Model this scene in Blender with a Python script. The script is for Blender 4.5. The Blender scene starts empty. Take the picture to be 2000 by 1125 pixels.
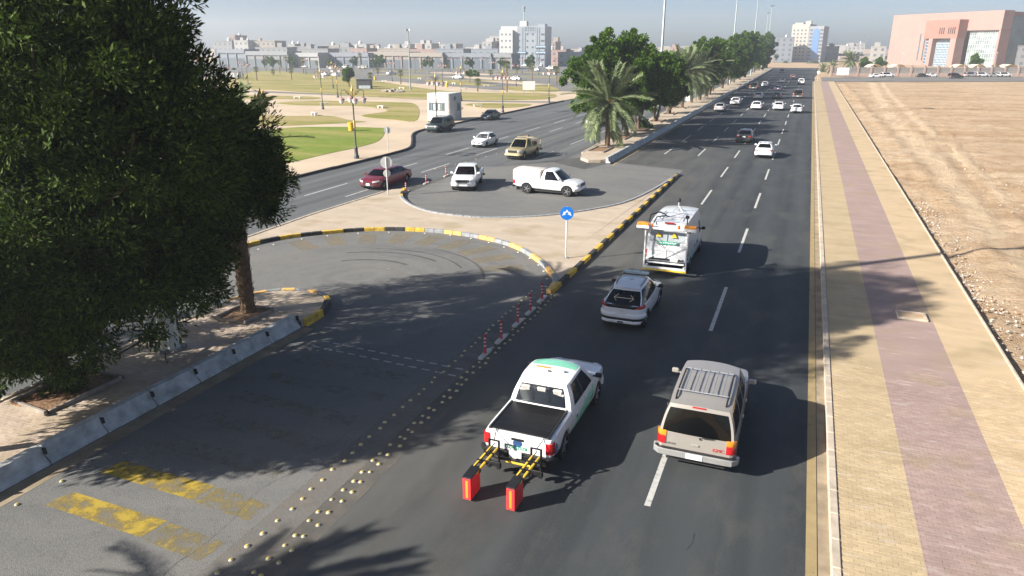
import bpy, math, random
import numpy as np
from mathutils import Vector, Matrix

random.seed(11)
R = math.radians
scn = bpy.context.scene
col = scn.collection

# ------------------------------------------------------------------ camera, sky, sun, exposure
cam_d = bpy.data.cameras.new("camera")
cam_d.sensor_width = 36.0
cam_d.lens = 25.2
cam_d.clip_start = 0.1
cam_d.clip_end = 9000
cam = bpy.data.objects.new("camera", cam_d)
cam.location = (0, 0, 10.5)
cam.rotation_euler = (R(90 - 18.54), 0, R(21.71))
col.objects.link(cam)
scn.camera = cam

SUN_EL, SUN_AZ = R(28), (-0.743, -0.669)          # the sun stands behind the camera's left shoulder
world = bpy.data.worlds.new("World")
scn.world = world
world.use_nodes = True
wn = world.node_tree
sky = wn.nodes.new("ShaderNodeTexSky")
sky.sky_type = 'NISHITA'
sky.sun_disc = False
sky.sun_elevation = SUN_EL
sky.sun_rotation = math.atan2(SUN_AZ[0], SUN_AZ[1])
sky.altitude = 100
sky.air_density = 0.6
sky.dust_density = 1.6
sky.ozone_density = 2.0
wn.links.new(sky.outputs[0], wn.nodes["Background"].inputs[0])
wn.nodes["Background"].inputs[1].default_value = 0.06

sun_d = bpy.data.lights.new("sun", 'SUN')
sun_d.energy = 5.0
sun_d.angle = R(0.5)
sun_d.color = (1.0, 0.945, 0.86)
sun = bpy.data.objects.new("sun", sun_d)
sun.rotation_euler = Vector((-SUN_AZ[0] * math.cos(SUN_EL), -SUN_AZ[1] * math.cos(SUN_EL), -math.sin(SUN_EL))).to_track_quat('-Z', 'Y').to_euler()
sun.location = (-60, -50, 60)
col.objects.link(sun)

scn.view_settings.view_transform = 'Standard'
scn.view_settings.look = 'None'
scn.view_settings.exposure = 1.2
scn.view_settings.gamma = 1.0
scn.render.engine = 'CYCLES'
scn.cycles.max_bounces = 6
scn.cycles.transparent_max_bounces = 10
scn.cycles.volume_bounces = 1
scn.cycles.use_denoising = True

# ------------------------------------------------------------------ helpers
class MB:
    """Collects faces; build() links them as ONE mesh object."""
    def __init__(s, M=None):
        s.v = []; s.f = []; s.m = []; s.M = M
    def add(s, vs, fs, mi=0):
        o = len(s.v)
        if s.M is not None:
            vs = [tuple(s.M @ Vector(p)) for p in vs]
        s.v += [tuple(p) for p in vs]
        s.f += [tuple(i + o for i in f) for f in fs]
        s.m += [mi] * len(fs)
        return s
    def box(s, c, d, rz=0, mi=0, ch=0, rx=0, ry=0):
        hx, hy, hz = d[0] / 2, d[1] / 2, d[2] / 2
        if ch <= 0:
            vs = [(x, y, z) for z in (-hz, hz) for y in (-hy, hy) for x in (-hx, hx)]
            fs = [(0, 2, 3, 1), (4, 5, 7, 6), (0, 1, 5, 4), (2, 6, 7, 3), (0, 4, 6, 2), (1, 3, 7, 5)]
        else:
            vs = []; idx = {}
            for sx in (-1, 1):
                for sy in (-1, 1):
                    for sz in (-1, 1):
                        for a in range(3):
                            q = [sx * hx, sy * hy, sz * hz]
                            for b in range(3):
                                if b != a: q[b] -= (sx, sy, sz)[b] * ch
                            idx[(sx, sy, sz, a)] = len(vs); vs.append(tuple(q))
            fs = []
            for a in range(3):
                b, c_ = (a + 1) % 3, (a + 2) % 3
                for sa in (-1, 1):
                    loop = []
                    for sb, sc in ((-1, -1), (1, -1), (1, 1), (-1, 1)):
                        k = [0, 0, 0]; k[a] = sa; k[b] = sb; k[c_] = sc
                        loop.append(idx[(*k, a)])
                    fs.append(tuple(loop if sa > 0 else loop[::-1]))
                for sb in (-1, 1):          # edges along a
                    for sc in (-1, 1):
                        k0 = [0, 0, 0]; k0[a] = -1; k0[b] = sb; k0[c_] = sc
                        k1 = list(k0); k1[a] = 1
                        q = [idx[(*k0, b)], idx[(*k1, b)], idx[(*k1, c_)], idx[(*k0, c_)]]
                        fs.append(tuple(q if sb * sc > 0 else q[::-1]))
            for sx in (-1, 1):
                for sy in (-1, 1):
                    for sz in (-1, 1):
                        q = [idx[(sx, sy, sz, a)] for a in range(3)]
                        fs.append(tuple(q if sx * sy * sz > 0 else q[::-1]))
        T = Matrix.Translation(c) @ Matrix.Rotation(rz, 4, 'Z') @ Matrix.Rotation(ry, 4, 'Y') @ Matrix.Rotation(rx, 4, 'X')
        return s.add([tuple(T @ Vector(p)) for p in vs], fs, mi)
    def tube(s, pts, r, n=8, mi=0, caps=True):
        pts = [Vector(p) for p in pts]
        rs = r if isinstance(r, (list, tuple)) else [r] * len(pts)
        vs = []; fs = []
        u = None
        for i, p in enumerate(pts):
            d = (pts[min(i + 1, len(pts) - 1)] - pts[max(i - 1, 0)]).normalized()
            if u is None:
                u = d.orthogonal().normalized()
            else:
                u = (u - d * u.dot(d)).normalized()
            w = d.cross(u)
            for k in range(n):
                a = 2 * math.pi * k / n
                vs.append(tuple(p + (u * math.cos(a) + w * math.sin(a)) * rs[i]))
        for i in range(len(pts) - 1):
            for k in range(n):
                a, b = i * n + k, i * n + (k + 1) % n
                fs.append((a, b, b + n, a + n))
        if caps:
            fs.append(tuple(range(n))[::-1]); fs.append(tuple(range((len(pts) - 1) * n, len(pts) * n)))
        return s.add(vs, fs, mi)
    def lathe(s, prof, n=16, c=(0, 0, 0), axis='Z', mi=0, caps=True):
        vs = []; fs = []
        for r, z in prof:
            for k in range(n):
                a = 2 * math.pi * k / n
                p = (r * math.cos(a), r * math.sin(a), z)
                if axis == 'X': p = (p[2], p[0], p[1])
                if axis == 'Y': p = (p[1], p[2], p[0])
                vs.append((p[0] + c[0], p[1] + c[1], p[2] + c[2]))
        for i in range(len(prof) - 1):
            for k in range(n):
                a, b = i * n + k, i * n + (k + 1) % n
                fs.append((a, b, b + n, a + n))
        if caps and prof[0][0] > 1e-4: fs.append(tuple(range(n))[::-1])
        if caps and prof[-1][0] > 1e-4: fs.append(tuple(range((len(prof) - 1) * n, len(prof) * n)))
        return s.add(vs, fs, mi)
    def prism(s, poly, z0, z1, mi=0, bottom=True):
        n = len(poly)
        area = sum(poly[i][0] * poly[(i + 1) % n][1] - poly[(i + 1) % n][0] * poly[i][1] for i in range(n))
        if area < 0: poly = poly[::-1]
        vs = [(x, y, z0) for x, y in poly] + [(x, y, z1) for x, y in poly]
        fs = [(i, (i + 1) % n, n + (i + 1) % n, n + i) for i in range(n)] + [tuple(range(n, 2 * n))]
        if bottom: fs.append(tuple(range(n))[::-1])
        return s.add(vs, fs, mi)
    def sheet(s, poly, z, mi=0):
        n = len(poly)
        area = sum(poly[i][0] * poly[(i + 1) % n][1] - poly[(i + 1) % n][0] * poly[i][1] for i in range(n))
        if area < 0: poly = poly[::-1]
        return s.add([(x, y, z) for x, y in poly], [tuple(range(n))], mi)
    def mesh(s, name, mats, smooth=None):
        me = bpy.data.meshes.new(name)
        me.from_pydata(s.v, [], s.f)
        for m in (mats if isinstance(mats, (list, tuple)) else [mats]):
            me.materials.append(m)
        me.polygons.foreach_set('material_index', s.m)
        if smooth is not None:
            me.polygons.foreach_set('use_smooth', [True] * len(s.f))
            me.set_sharp_from_angle(angle=R(smooth))
        me.update()
        return me
    def build(s, name, mats, parent=None, smooth=None, **k):
        return link(name, s.mesh(name, mats, smooth), parent, **k)

def link(name, data, parent=None, loc=(0, 0, 0), rz=0, label=None, cat=None, group=None, kind=None, scale=None):
    o = bpy.data.objects.new(name, data)
    o.location = loc
    if rz: o.rotation_euler = (0, 0, rz)
    if scale: o.scale = scale if isinstance(scale, tuple) else (scale,) * 3
    if parent: o.parent = parent
    col.objects.link(o)
    if label: o["label"] = label
    if cat: o["category"] = cat
    if group: o["group"] = group
    if kind: o["kind"] = kind
    return o

def thing(name, label, cat, loc=(0, 0, 0), rz=0, group=None, scale=None):
    return link(name, None, None, loc, rz, label, cat, group, None, scale)

KIDS = {}
def copy_tree(root, loc=None, rz=None, label=None, group=None, scale=None, parent=None):
    c = root.copy()
    col.objects.link(c)
    if parent: c.parent = parent
    if loc is not None: c.location = loc
    if rz is not None: c.rotation_euler = (0, 0, rz)
    if scale is not None: c.scale = (scale,) * 3
    if label: c["label"] = label
    if group: c["group"] = group
    ks = KIDS.get(root.name)
    if ks is None:
        ks = KIDS[root.name] = list(root.children)
    for ch in ks:
        copy_tree(ch, parent=c)
    return c

def ordinal(i):
    return ["first", "second", "third", "fourth", "fifth", "sixth", "seventh", "eighth", "ninth", "tenth", "eleventh", "twelfth",
            "thirteenth", "fourteenth", "fifteenth", "sixteenth", "seventeenth", "eighteenth", "nineteenth", "twentieth", "twenty first", "twenty second", "twenty third", "twenty fourth"][i]

# ------------------------------------------------------------------ materials
def nt(name):
    m = bpy.data.materials.new(name)
    m.use_nodes = True
    t = m.node_tree
    return m, t, t.nodes["Principled BSDF"]

def N(t, kind, **kw):
    n = t.nodes.new(kind)
    for k, v in kw.items():
        if k.startswith('i_'):
            n.inputs[k[2:].replace('_', ' ')].default_value = v
        else:
            setattr(n, k, v)
    return n

def noise(t, vec, scale, detail=4, rough=.55):
    n = N(t, "ShaderNodeTexNoise", i_Scale=scale, i_Detail=detail, i_Roughness=rough)
    if vec is not None: t.links.new(vec, n.inputs["Vector"])
    return n.outputs["Fac"]

def ramp(t, fac, stops):
    n = N(t, "ShaderNodeValToRGB")
    e = n.color_ramp.elements
    while len(e) < len(stops): e.new(0.5)
    for el, (p, c) in zip(e, stops):
        el.position = p
        el.color = c if len(c) == 4 else (*c, 1)
    t.links.new(fac, n.inputs[0])
    return n.outputs[0]

def g(v): return (v, v, v)

def mixc(t, fac, a, b, mode='MIX'):
    n = N(t, "ShaderNodeMix", data_type='RGBA', blend_type=mode)
    for sock, val in ((n.inputs[0], fac), (n.inputs[6], a), (n.inputs[7], b)):
        if isinstance(val, (int, float)): sock.default_value = val
        elif isinstance(val, tuple): sock.default_value = val if len(val) == 4 else (*val, 1)
        else: t.links.new(val, sock)
    return n.outputs[2]

def math_n(t, op, a, b=None):
    n = N(t, "ShaderNodeMath", operation=op)
    for i, val in enumerate((a, b)):
        if val is None: continue
        if isinstance(val, (int, float)): n.inputs[i].default_value = val
        else: t.links.new(val, n.inputs[i])
    return n.outputs[0]

def mapping(t, vec, scale=(1, 1, 1), rot=(0, 0, 0), loc=(0, 0, 0)):
    n = N(t, "ShaderNodeMapping")
    n.inputs["Scale"].default_value = scale
    n.inputs["Rotation"].default_value = rot
    n.inputs["Location"].default_value = loc
    t.links.new(vec, n.inputs["Vector"])
    return n.outputs[0]

def pos(t): return N(t, "ShaderNodeNewGeometry").outputs["Position"]
def objc(t): return N(t, "ShaderNodeTexCoord").outputs["Object"]

def bump(t, p, h, strength=.3, dist=.02):
    b = N(t, "ShaderNodeBump", i_Strength=strength, i_Distance=dist)
    t.links.new(h, b.inputs["Height"])
    t.links.new(b.outputs[0], p.inputs["Normal"])

_mc = {}
def mat(name, c, rough=.6, metal=0, var=.15, scale=3., bmp=0, bscale=40, coat=0, island=0, world_space=False, spec=.5):
    if name in _mc: return _mc[name]
    m, t, p = nt(name)
    v = pos(t) if world_space else objc(t)
    f = noise(t, v, scale)
    lo = tuple(max(0, x * (1 - var)) for x in c); hi = tuple(min(1, x * (1 + var)) for x in c)
    cc = ramp(t, f, [(.3, lo), (.7, hi)])
    if island:
        rnd = N(t, "ShaderNodeNewGeometry").outputs["Random Per Island"]
        cc = mixc(t, 1.0, cc, ramp(t, rnd, [(0, g(1 - island)), (1, g(1 + island * .4))]), 'MULTIPLY')
    t.links.new(cc, p.inputs["Base Color"])
    p.inputs["Roughness"].default_value = rough
    p.inputs["Metallic"].default_value = metal
    p.inputs["Specular IOR Level"].default_value = spec
    if coat:
        p.inputs["Coat Weight"].default_value = coat
        p.inputs["Coat Roughness"].default_value = .04
    if bmp: bump(t, p, noise(t, v, bscale, 3), bmp, .02)
    _mc[name] = m
    return m

def paint(name, c, metal=0.0):
    key = "paint_" + name
    if key in _mc: return _mc[key]
    m, t, p = nt(key)
    v = objc(t)
    dust = noise(t, v, 2.2, 5)
    cc = mixc(t, ramp(t, dust, [(.45, g(0)), (.8, g(.10))]), c, (.42, .36, .28))
    t.links.new(cc, p.inputs["Base Color"])
    p.inputs["Metallic"].default_value = metal
    p.inputs["Roughness"].default_value = .32
    p.inputs["Coat Weight"].default_value = .8
    t.links.new(ramp(t, dust, [(.35, g(.03)), (.8, g(.18))]), p.inputs["Coat Roughness"])
    _mc[key] = m
    return m

def glass_mat(name, tint=.2, rough=.02):
    m, t, p = nt(name)
    t.nodes.remove(p)
    tr = N(t, "ShaderNodeBsdfTransparent"); tr.inputs[0].default_value = (tint, tint * 1.05, tint * 1.08, 1)
    gl = N(t, "ShaderNodeBsdfGlossy"); gl.inputs["Roughness"].default_value = rough; gl.inputs[0].default_value = (.9, .95, 1, 1)
    fr = N(t, "ShaderNodeFresnel"); fr.inputs[0].default_value = 1.5
    mx = N(t, "ShaderNodeMixShader")
    t.links.new(fr.outputs[0], mx.inputs[0]); t.links.new(tr.outputs[0], mx.inputs[1]); t.links.new(gl.outputs[0], mx.inputs[2])
    t.links.new(mx.outputs[0], t.nodes["Material Output"].inputs[0])
    return m

GLASS = glass_mat("car_glass", .16)
GLASS_CLEAR = glass_mat("clear_car_glass", .5)
BLACK = mat("black_plastic", (.012, .012, .013), .45, bmp=.1)
RUBBER = mat("tyre_rubber", (.018, .018, .018), .85)
CHROME = mat("bright_metal", (.55, .56, .58), .25, 1)
ALLOY = mat("alloy_rim", (.45, .46, .48), .35, .9)
STEEL = mat("galvanised_steel", (.42, .44, .46), .45, .7, bmp=.1)
REDLAMP = mat("red_lamp", (.45, .012, .015), .2, 0, coat=.8)
AMBER = mat("amber_lamp", (.75, .25, .02), .25, 0, coat=.8)
CLEARLAMP = mat("clear_lamp", (.7, .72, .74), .12, .3, coat=1)
PLATE = mat("number_plate", (.72, .72, .70), .5)
SEATDARK = mat("dark_interior", (.02, .02, .022), .8)
SEATLIGHT = mat("light_seat_fabric", (.45, .43, .40), .8)
ORANGE = mat("orange_plastic", (.80, .30, .03), .4, coat=.3)
YELLOWP = mat("yellow_tube_paint", (.72, .48, .04), .4)
REDBOX = mat("red_panel_paint", (.78, .045, .05), .45, var=.08)
WHITEP = mat("white_paint", (.75, .75, .73), .5, bmp=.05)
MINT = mat("mint_decal", (.22, .62, .42), .4, coat=.4)
GREEND = mat("green_decal", (.05, .30, .20), .4, coat=.4)
BLUED = mat("dark_blue_decal", (.03, .08, .2), .4)

# ---- ground materials
def asphalt_mat(name, base, tan=.25, edge=None):
    m, t, p = nt(name)
    v = pos(t)
    st = noise(t, mapping(t, v, (.9, .02, 1)), 1.0, 5)                 # long streaks along the lanes
    big = noise(t, v, .11, 4)
    fine = noise(t, v, 26, 4, .75)
    b = base
    c = ramp(t, st, [(.32, tuple(x * .55 for x in b)), (.68, tuple(x * 1.55 for x in b))])
    c = mixc(t, ramp(t, big, [(.45, g(0)), (.75, g(.45))]), c, tuple(x * 1.5 + .004 for x in b))
    c = mixc(t, ramp(t, noise(t, mapping(t, v, (1, .45, 1)), .7, 7, .7), [(.48, g(0)), (.72, g(tan))]), c, (.115, .103, .082))
    c = mixc(t, ramp(t, fine, [(.42, g(.0)), (.68, g(.5))]), c, tuple(x * 2.1 for x in b))
    c = mixc(t, ramp(t, noise(t, v, 17, 5, .8), [(.30, g(.75)), (.46, g(0))]), c, tuple(x * .45 for x in b))
    if edge:                                                            # paler wheel tracks, darker oil line
        sw = N(t, "ShaderNodeSeparateXYZ"); t.links.new(v, sw.inputs[0])
        wv = math_n(t, 'COSINE', math_n(t, 'MULTIPLY', math_n(t, 'ADD', sw.outputs[0], -.27), 2 * math.pi / 1.8))
        wv = math_n(t, 'MULTIPLY', math_n(t, 'ADD', math_n(t, 'MULTIPLY', wv, .5), .5), ramp(t, noise(t, mapping(t, v, (.6, .05, 1)), 1, 4), [(.35, g(.15)), (.65, g(.75))]))
        c = mixc(t, wv, c, tuple(x * 1.75 for x in b))
    if edge:                                                            # dust drifted to the lane edge
        sx = N(t, "ShaderNodeSeparateXYZ"); t.links.new(v, sx.inputs[0])
        e = N(t, "ShaderNodeMapRange", i_From_Min=edge[0], i_From_Max=edge[1]); t.links.new(sx.outputs[0], e.inputs[0])
        e2 = N(t, "ShaderNodeMapRange", i_From_Min=110., i_From_Max=50.); t.links.new(sx.outputs[1], e2.inputs[0])
        ef = math_n(t, 'MULTIPLY', math_n(t, 'MULTIPLY', e.outputs[0], e2.outputs[0]), ramp(t, noise(t, mapping(t, v, (1, .25, 1)), .8, 6, .6), [(.3, g(.25)), (.7, g(.95))]))
        c = mixc(t, ef, c, (.125, .118, .104))
    vor = N(t, "ShaderNodeTexVoronoi", feature='DISTANCE_TO_EDGE', i_Scale=.23)
    t.links.new(mixc(t, .12, v, N(t, "ShaderNodeTexNoise", i_Scale=.6).outputs["Color"], 'ADD'), vor.inputs["Vector"])
    crack = ramp(t, vor.outputs[0], [(0, g(.5)), (.005, g(0))])
    crack = math_n(t, 'MULTIPLY', crack, ramp(t, noise(t, v, .2), [(.58, g(0)), (.66, g(.7))]))
    c = mixc(t, crack, c, tuple(x * .35 for x in b))
    t.links.new(c, p.inputs["Base Color"])
    t.links.new(ramp(t, st, [(.2, g(.62)), (.8, g(.9))]), p.inputs["Roughness"])
    p.inputs["Specular IOR Level"].default_value = .35
    bump(t, p, noise(t, v, 90, 2), .35, .012)
    return m

ASPH = asphalt_mat("asphalt", (.033, .037, .039), .55, (-4.5, -9.6))
ASPHL = asphalt_mat("pale_asphalt", (.085, .089, .09), .3)

def bay_mat():
    m, t, p = nt("worn_bay_asphalt")
    v = pos(t)
    sep = N(t, "ShaderNodeSeparateXYZ"); t.links.new(v, sep.inputs[0])
    dx = math_n(t, 'ADD', sep.outputs[0], 19.0); dy = math_n(t, 'ADD', sep.outputs[1], -28.0)
    r = math_n(t, 'SQRT', math_n(t, 'ADD', math_n(t, 'MULTIPLY', dx, dx), math_n(t, 'MULTIPLY', dy, dy)))
    comb = N(t, "ShaderNodeCombineXYZ"); t.links.new(r, comb.inputs[0])
    t.links.new(math_n(t, 'MULTIPLY', sep.outputs[0], .06), comb.inputs[1])
    t.links.new(math_n(t, 'ADD', r, math_n(t, 'MULTIPLY', noise(t, v, .35, 4), 3.0)), comb.inputs[0])
    arc = noise(t, comb.outputs[0], 1.1, 6, .6)                         # tyre polish round the turn
    big = noise(t, v, .22, 5)
    c = ramp(t, arc, [(.3, (.105, .107, .106)), (.7, (.165, .164, .157))])
    c = mixc(t, ramp(t, big, [(.4, g(0)), (.7, g(.5))]), c, (.195, .184, .16))
    c = mixc(t, ramp(t, noise(t, v, 1.4, 9, .8), [(.53, g(0)), (.66, g(.55))]), c, (.075, .076, .076))
    c = mixc(t, ramp(t, noise(t, v, 22, 5, .8), [(.45, g(0)), (.66, g(.6))]), c, (.24, .232, .215))
    c = mixc(t, ramp(t, noise(t, v, 14, 6, .8), [(.32, g(.8)), (.46, g(0))]), c, (.065, .066, .066))
    t.links.new(c, p.inputs["Base Color"]); p.inputs["Roughness"].default_value = .9
    p.inputs["Specular IOR Level"].default_value = .3
    bump(t, p, noise(t, v, 40, 4), .6, .02)
    return m
BAY = bay_mat()

def sand_mat():
    m, t, p = nt("sand")
    v = pos(t)
    a = noise(t, mapping(t, v, (.05, .16, 1)), 1.0, 8, .62)
    b = noise(t, v, .6, 8, .65)
    c = ramp(t, a, [(.32, (.36, .235, .135)), (.47, (.49, .355, .225)), (.64, (.57, .44, .30))])
    c = mixc(t, ramp(t, b, [(.47, g(0)), (.66, g(.65))]), c, (.33, .20, .11))
    c = mixc(t, ramp(t, noise(t, v, 9, 6, .7), [(.5, g(0)), (.68, g(.5))]), c, (.26, .165, .095))
    t.links.new(c, p.inputs["Base Color"]); p.inputs["Roughness"].default_value = .95
    p.inputs["Specular IOR Level"].default_value = .1
    bump(t, p, noise(t, v, 3.5, 9, .75), 1.0, .2)
    return m
SAND = sand_mat()
SANDTRACK = mat("packed_sand_track", (.66, .47, .29), .95, var=.12, scale=.7, bmp=.4, bscale=8, world_space=True, spec=.1)
DUST = mat("sand_dust", (.30, .24, .165), .95, var=.3, scale=1.5, world_space=True, bmp=.3, spec=.2)

def paver_mat(name, bands, lines):
    """bands: [(x limit, colour)] across the walk, in metres; lines: draw joints (beyond the modelled pavers)"""
    m, t, p = nt(name)
    v = pos(t)
    sep = N(t, "ShaderNodeSeparateXYZ"); t.links.new(v, sep.inputs[0])
    c = bands[0][1]
    for lim, cc in bands[1:]:
        c = mixc(t, math_n(t, 'GREATER_THAN', sep.outputs[0], lim), c, cc)
    rough_n = noise(t, mapping(t, v, (.5, 1.3, 1)), .8, 6, .65)
    c = mixc(t, ramp(t, rough_n, [(.35, g(.75)), (.65, g(1.15))]), g(0), c, 'MULTIPLY') if False else mixc(t, 1.0, c, ramp(t, rough_n, [(.3, g(.86)), (.7, g(1.09))]), 'MULTIPLY')
    c = mixc(t, ramp(t, noise(t, mapping(t, v, (1.0, 5.0, 1)), .9, 7, .7), [(.56, g(0)), (.70, g(.42))]), c, (.56, .52, .48))
    c = mixc(t, ramp(t, noise(t, v, .45, 5), [(.52, g(0)), (.68, g(.55))]), c, (.30, .235, .13))
    if lines:
        br = N(t, "ShaderNodeTexBrick", i_Scale=1.0)
        br.inputs["Mortar Size"].default_value = .006; br.inputs["Brick Width"].default_value = .22; br.inputs["Row Height"].default_value = .11
        t.links.new(v, br.inputs["Vector"])
        c = mixc(t, math_n(t, 'MULTIPLY', br.outputs["Fac"], .25), c, (.16, .12, .08))
    else:
        gi = N(t, "ShaderNodeNewGeometry").outputs["Random Per Island"]
        oi = N(t, "ShaderNodeObjectInfo").outputs["Random"]
        c = mixc(t, 1.0, c, ramp(t, math_n(t, 'FRACT', math_n(t, 'ADD', gi, oi)), [(0, g(.9)), (.9, g(1.05)), (1, g(1.12))]), 'MULTIPLY')
    t.links.new(c, p.inputs["Base Color"]); p.inputs["Roughness"].default_value = .85
    p.inputs["Specular IOR Level"].default_value = .25
    bump(t, p, noise(t, v, 30, 4), .3, .01)
    return m
WALK_BANDS = [(0, (.44, .342, .21)), (3.48, (.335, .243, .215)), (5.72, (.51, .385, .238))]
WALK = paver_mat("walk_pavers_far", WALK_BANDS, True)
WALKB = paver_mat("walk_pavers", WALK_BANDS, False)
MED = paver_mat("median_pavers_far", [(0, (.46, .38, .29))], True)
MEDB = paver_mat("median_pavers", [(0, (.46, .37, .29))], False)
CONC = mat("concrete_kerb", (.44, .37, .29), .95, var=.22, scale=2, bmp=.4, bscale=18, world_space=True)
BARR = mat("worn_barrier_concrete", (.42, .43, .42), .85, var=.35, scale=2.2, bmp=.5, bscale=9, world_space=True)
KERBDARK = mat("black_kerb_paint", (.035, .034, .033), .75, var=.5, scale=3, bmp=.3, world_space=True)
KERBYEL = mat("yellow_kerb_paint", (.56, .37, .045), .7, var=.35, scale=4, bmp=.3, world_space=True)
KERBORG = mat("faded_orange_kerb_paint", (.70, .43, .14), .65, var=.2, scale=4, bmp=.3, world_space=True)
KERBGREY = mat("faded_grey_kerb_paint", (.26, .27, .28), .7, var=.25, scale=4, bmp=.3, world_space=True)
PARKPAVE = mat("tan_plaza_paving", (.50, .40, .29), .9, var=.14, scale=.12, bmp=.2, bscale=5, world_space=True, spec=.2)
LOTASPH = mat("parking_asphalt", (.17, .165, .155), .9, var=.18, scale=.1, world_space=True, spec=.2)
SOIL = mat("planter_soil", (.22, .13, .07), .95, var=.4, scale=6, bmp=.8, bscale=14, world_space=True)

def worn_paint(name, c, keep=.5, scale=2.5, soft=.06, top=1.0):
    m, t, p = nt(name)
    v = pos(t)
    f = noise(t, v, scale, 9, .72)
    t.links.new(ramp(t, f, [(.4, tuple(x * .8 for x in c)), (.7, c)]), p.inputs["Base Color"])
    p.inputs["Roughness"].default_value = .8
    tr = N(t, "ShaderNodeBsdfTransparent"); mx = N(t, "ShaderNodeMixShader")
    t.links.new(ramp(t, f, [(1 - keep - soft, g(0)), (1 - keep + soft, g(top))]), mx.inputs[0])
    t.links.new(tr.outputs[0], mx.inputs[1]); t.links.new(p.outputs[0], mx.inputs[2])
    t.links.new(mx.outputs[0], t.nodes["Material Output"].inputs[0])
    return m
LANEPAINT = worn_paint("white_lane_paint", (.52, .52, .49), .62, 5)
YELLINE = worn_paint("dusty_yellow_line", (.36, .27, .13), .66, 2)
YELBAR = worn_paint("yellow_hatch_paint", (.41, .29, .035), .53, 2.0, .1)
YELFAINT = worn_paint("faded_yellow_hatch", (.33, .25, .10), .42, 3.0)

def grass_mat(name, lo, hi, dry, amt):
    m, t, p = nt(name)
    v = pos(t)
    c = ramp(t, noise(t, v, .9, 6, .7), [(.3, lo), (.7, hi)])
    c = mixc(t, ramp(t, noise(t, mapping(t, v, (.5, 1.6, 1)), .09, 6, .6), [(.5 - amt * .3, g(0)), (.68 - amt * .2, g(.9))]), c, dry)
    t.links.new(c, p.inputs["Base Color"]); p.inputs["Roughness"].default_value = .95
    p.inputs["Specular IOR Level"].default_value = .1
    bump(t, p, noise(t, v, 12, 4), .8, .05)
    return m
GRASSG = grass_mat("green_lawn", (.13, .18, .03), (.20, .25, .045), (.30, .27, .09), .1)
GRASSD = grass_mat("dry_lawn", (.17, .18, .04), (.25, .24, .06), (.37, .29, .14), .4)

def leaf_mat(name, lo, hi, trans=.3):
    m, t, p = nt(name)
    rnd = N(t, "ShaderNodeNewGeometry").outputs["Random Per Island"]
    c = ramp(t, rnd, [(0, lo), (.75, hi), (1, tuple(x * 1.35 for x in hi))])
    t.links.new(c, p.inputs["Base Color"])
    p.inputs["Roughness"].default_value = .7
    p.inputs["Specular IOR Level"].default_value = .15
    tl = N(t, "ShaderNodeBsdfTranslucent"); t.links.new(c, tl.inputs[0])
    mx = N(t, "ShaderNodeMixShader"); mx.inputs[0].default_value = trans
    t.links.new(p.outputs[0], mx.inputs[1]); t.links.new(tl.outputs[0], mx.inputs[2])
    t.links.new(mx.outputs[0], t.nodes["Material Output"].inputs[0])
    return m
LEAFA = leaf_mat("near_tree_leaves", (.006, .019, .003), (.062, .105, .013), .22)
LEAFM = leaf_mat("median_tree_leaves", (.024, .07, .008), (.10, .18, .02), .35)
PALML = leaf_mat("date_palm_leaves", (.085, .12, .05), (.20, .24, .12), .25)
FANL = leaf_mat("fan_palm_leaves", (.07, .10, .03), (.17, .19, .06), .2)
BARK = mat("bark", (.13, .095, .065), .95, var=.4, scale=5, bmp=1, bscale=12)
PALMBARK = mat("palm_bark", (.19, .125, .075), .95, var=.35, scale=5, bmp=.8, bscale=15, island=.45)
# ---- surveyed places, in metres (x right of the camera, y along the road)
GRASS_PATCHES = [[(-45.65, 49.88), (-66.76, 73.78), (-65.89, 78.63), (-63.45, 83.06), (-53.25, 85.71), (-49.66, 80.59), (-45.97, 73.05), (-45.08, 67.61), (-45.14, 62.05), (-44.89, 55.2)], [(-105.08, 111.53), (-97.76, 113.05), (-90.61, 108.05), (-86.44, 100.39), (-78.57, 95.31), (-70.95, 98.34), (-64.03, 93.8), (-60.43, 91.08), (-76.57, 80.77)], [(-127.36, 134.76), (-102.86, 136.72), (-97.15, 130.09), (-107.74, 125.88), (-117.17, 123.83)], [(-97.0, 117.6), (-94.92, 126.05), (-77.77, 128.22), (-70.08, 125.47), (-54.32, 97.67), (-57.55, 96.38), (-65.99, 100.32), (-67.02, 110.34), (-77.02, 117.28), (-89.4, 115.01)], [(-60.25, 126.62), (-59.96, 132.35), (-49.5, 133.66), (-49.18, 125.8), (-53.57, 121.56)], [(-151.45, 161.57), (-178.83, 195.8), (-233.63, 269.89), (-225.27, 281.02), (-175.29, 246.45), (-129.08, 207.53), (-101.19, 181.58), (-77.08, 163.29), (-57.92, 168.73), (-51.35, 148.33), (-65.77, 139.27), (-90.77, 141.53), (-112.22, 149.3), (-144.54, 158.68)], [(-121.2, 222.98), (-110.77, 222.9), (-85.04, 200.21), (-87.59, 196.02), (-105.7, 205.58)], [(-79.94, 192.98), (-71.13, 202.58), (-64.21, 193.45), (-58.18, 175.36), (-69.87, 175.47)], [(-146.35, 246.74), (-143.48, 253.4), (-130.88, 242.43), (-131.61, 232.36)], [(-64.84, 127.55), (-63.16, 126.83), (-57.75, 121.13), (-53.88, 108.1), (-53.57, 105.26)]]
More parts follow.
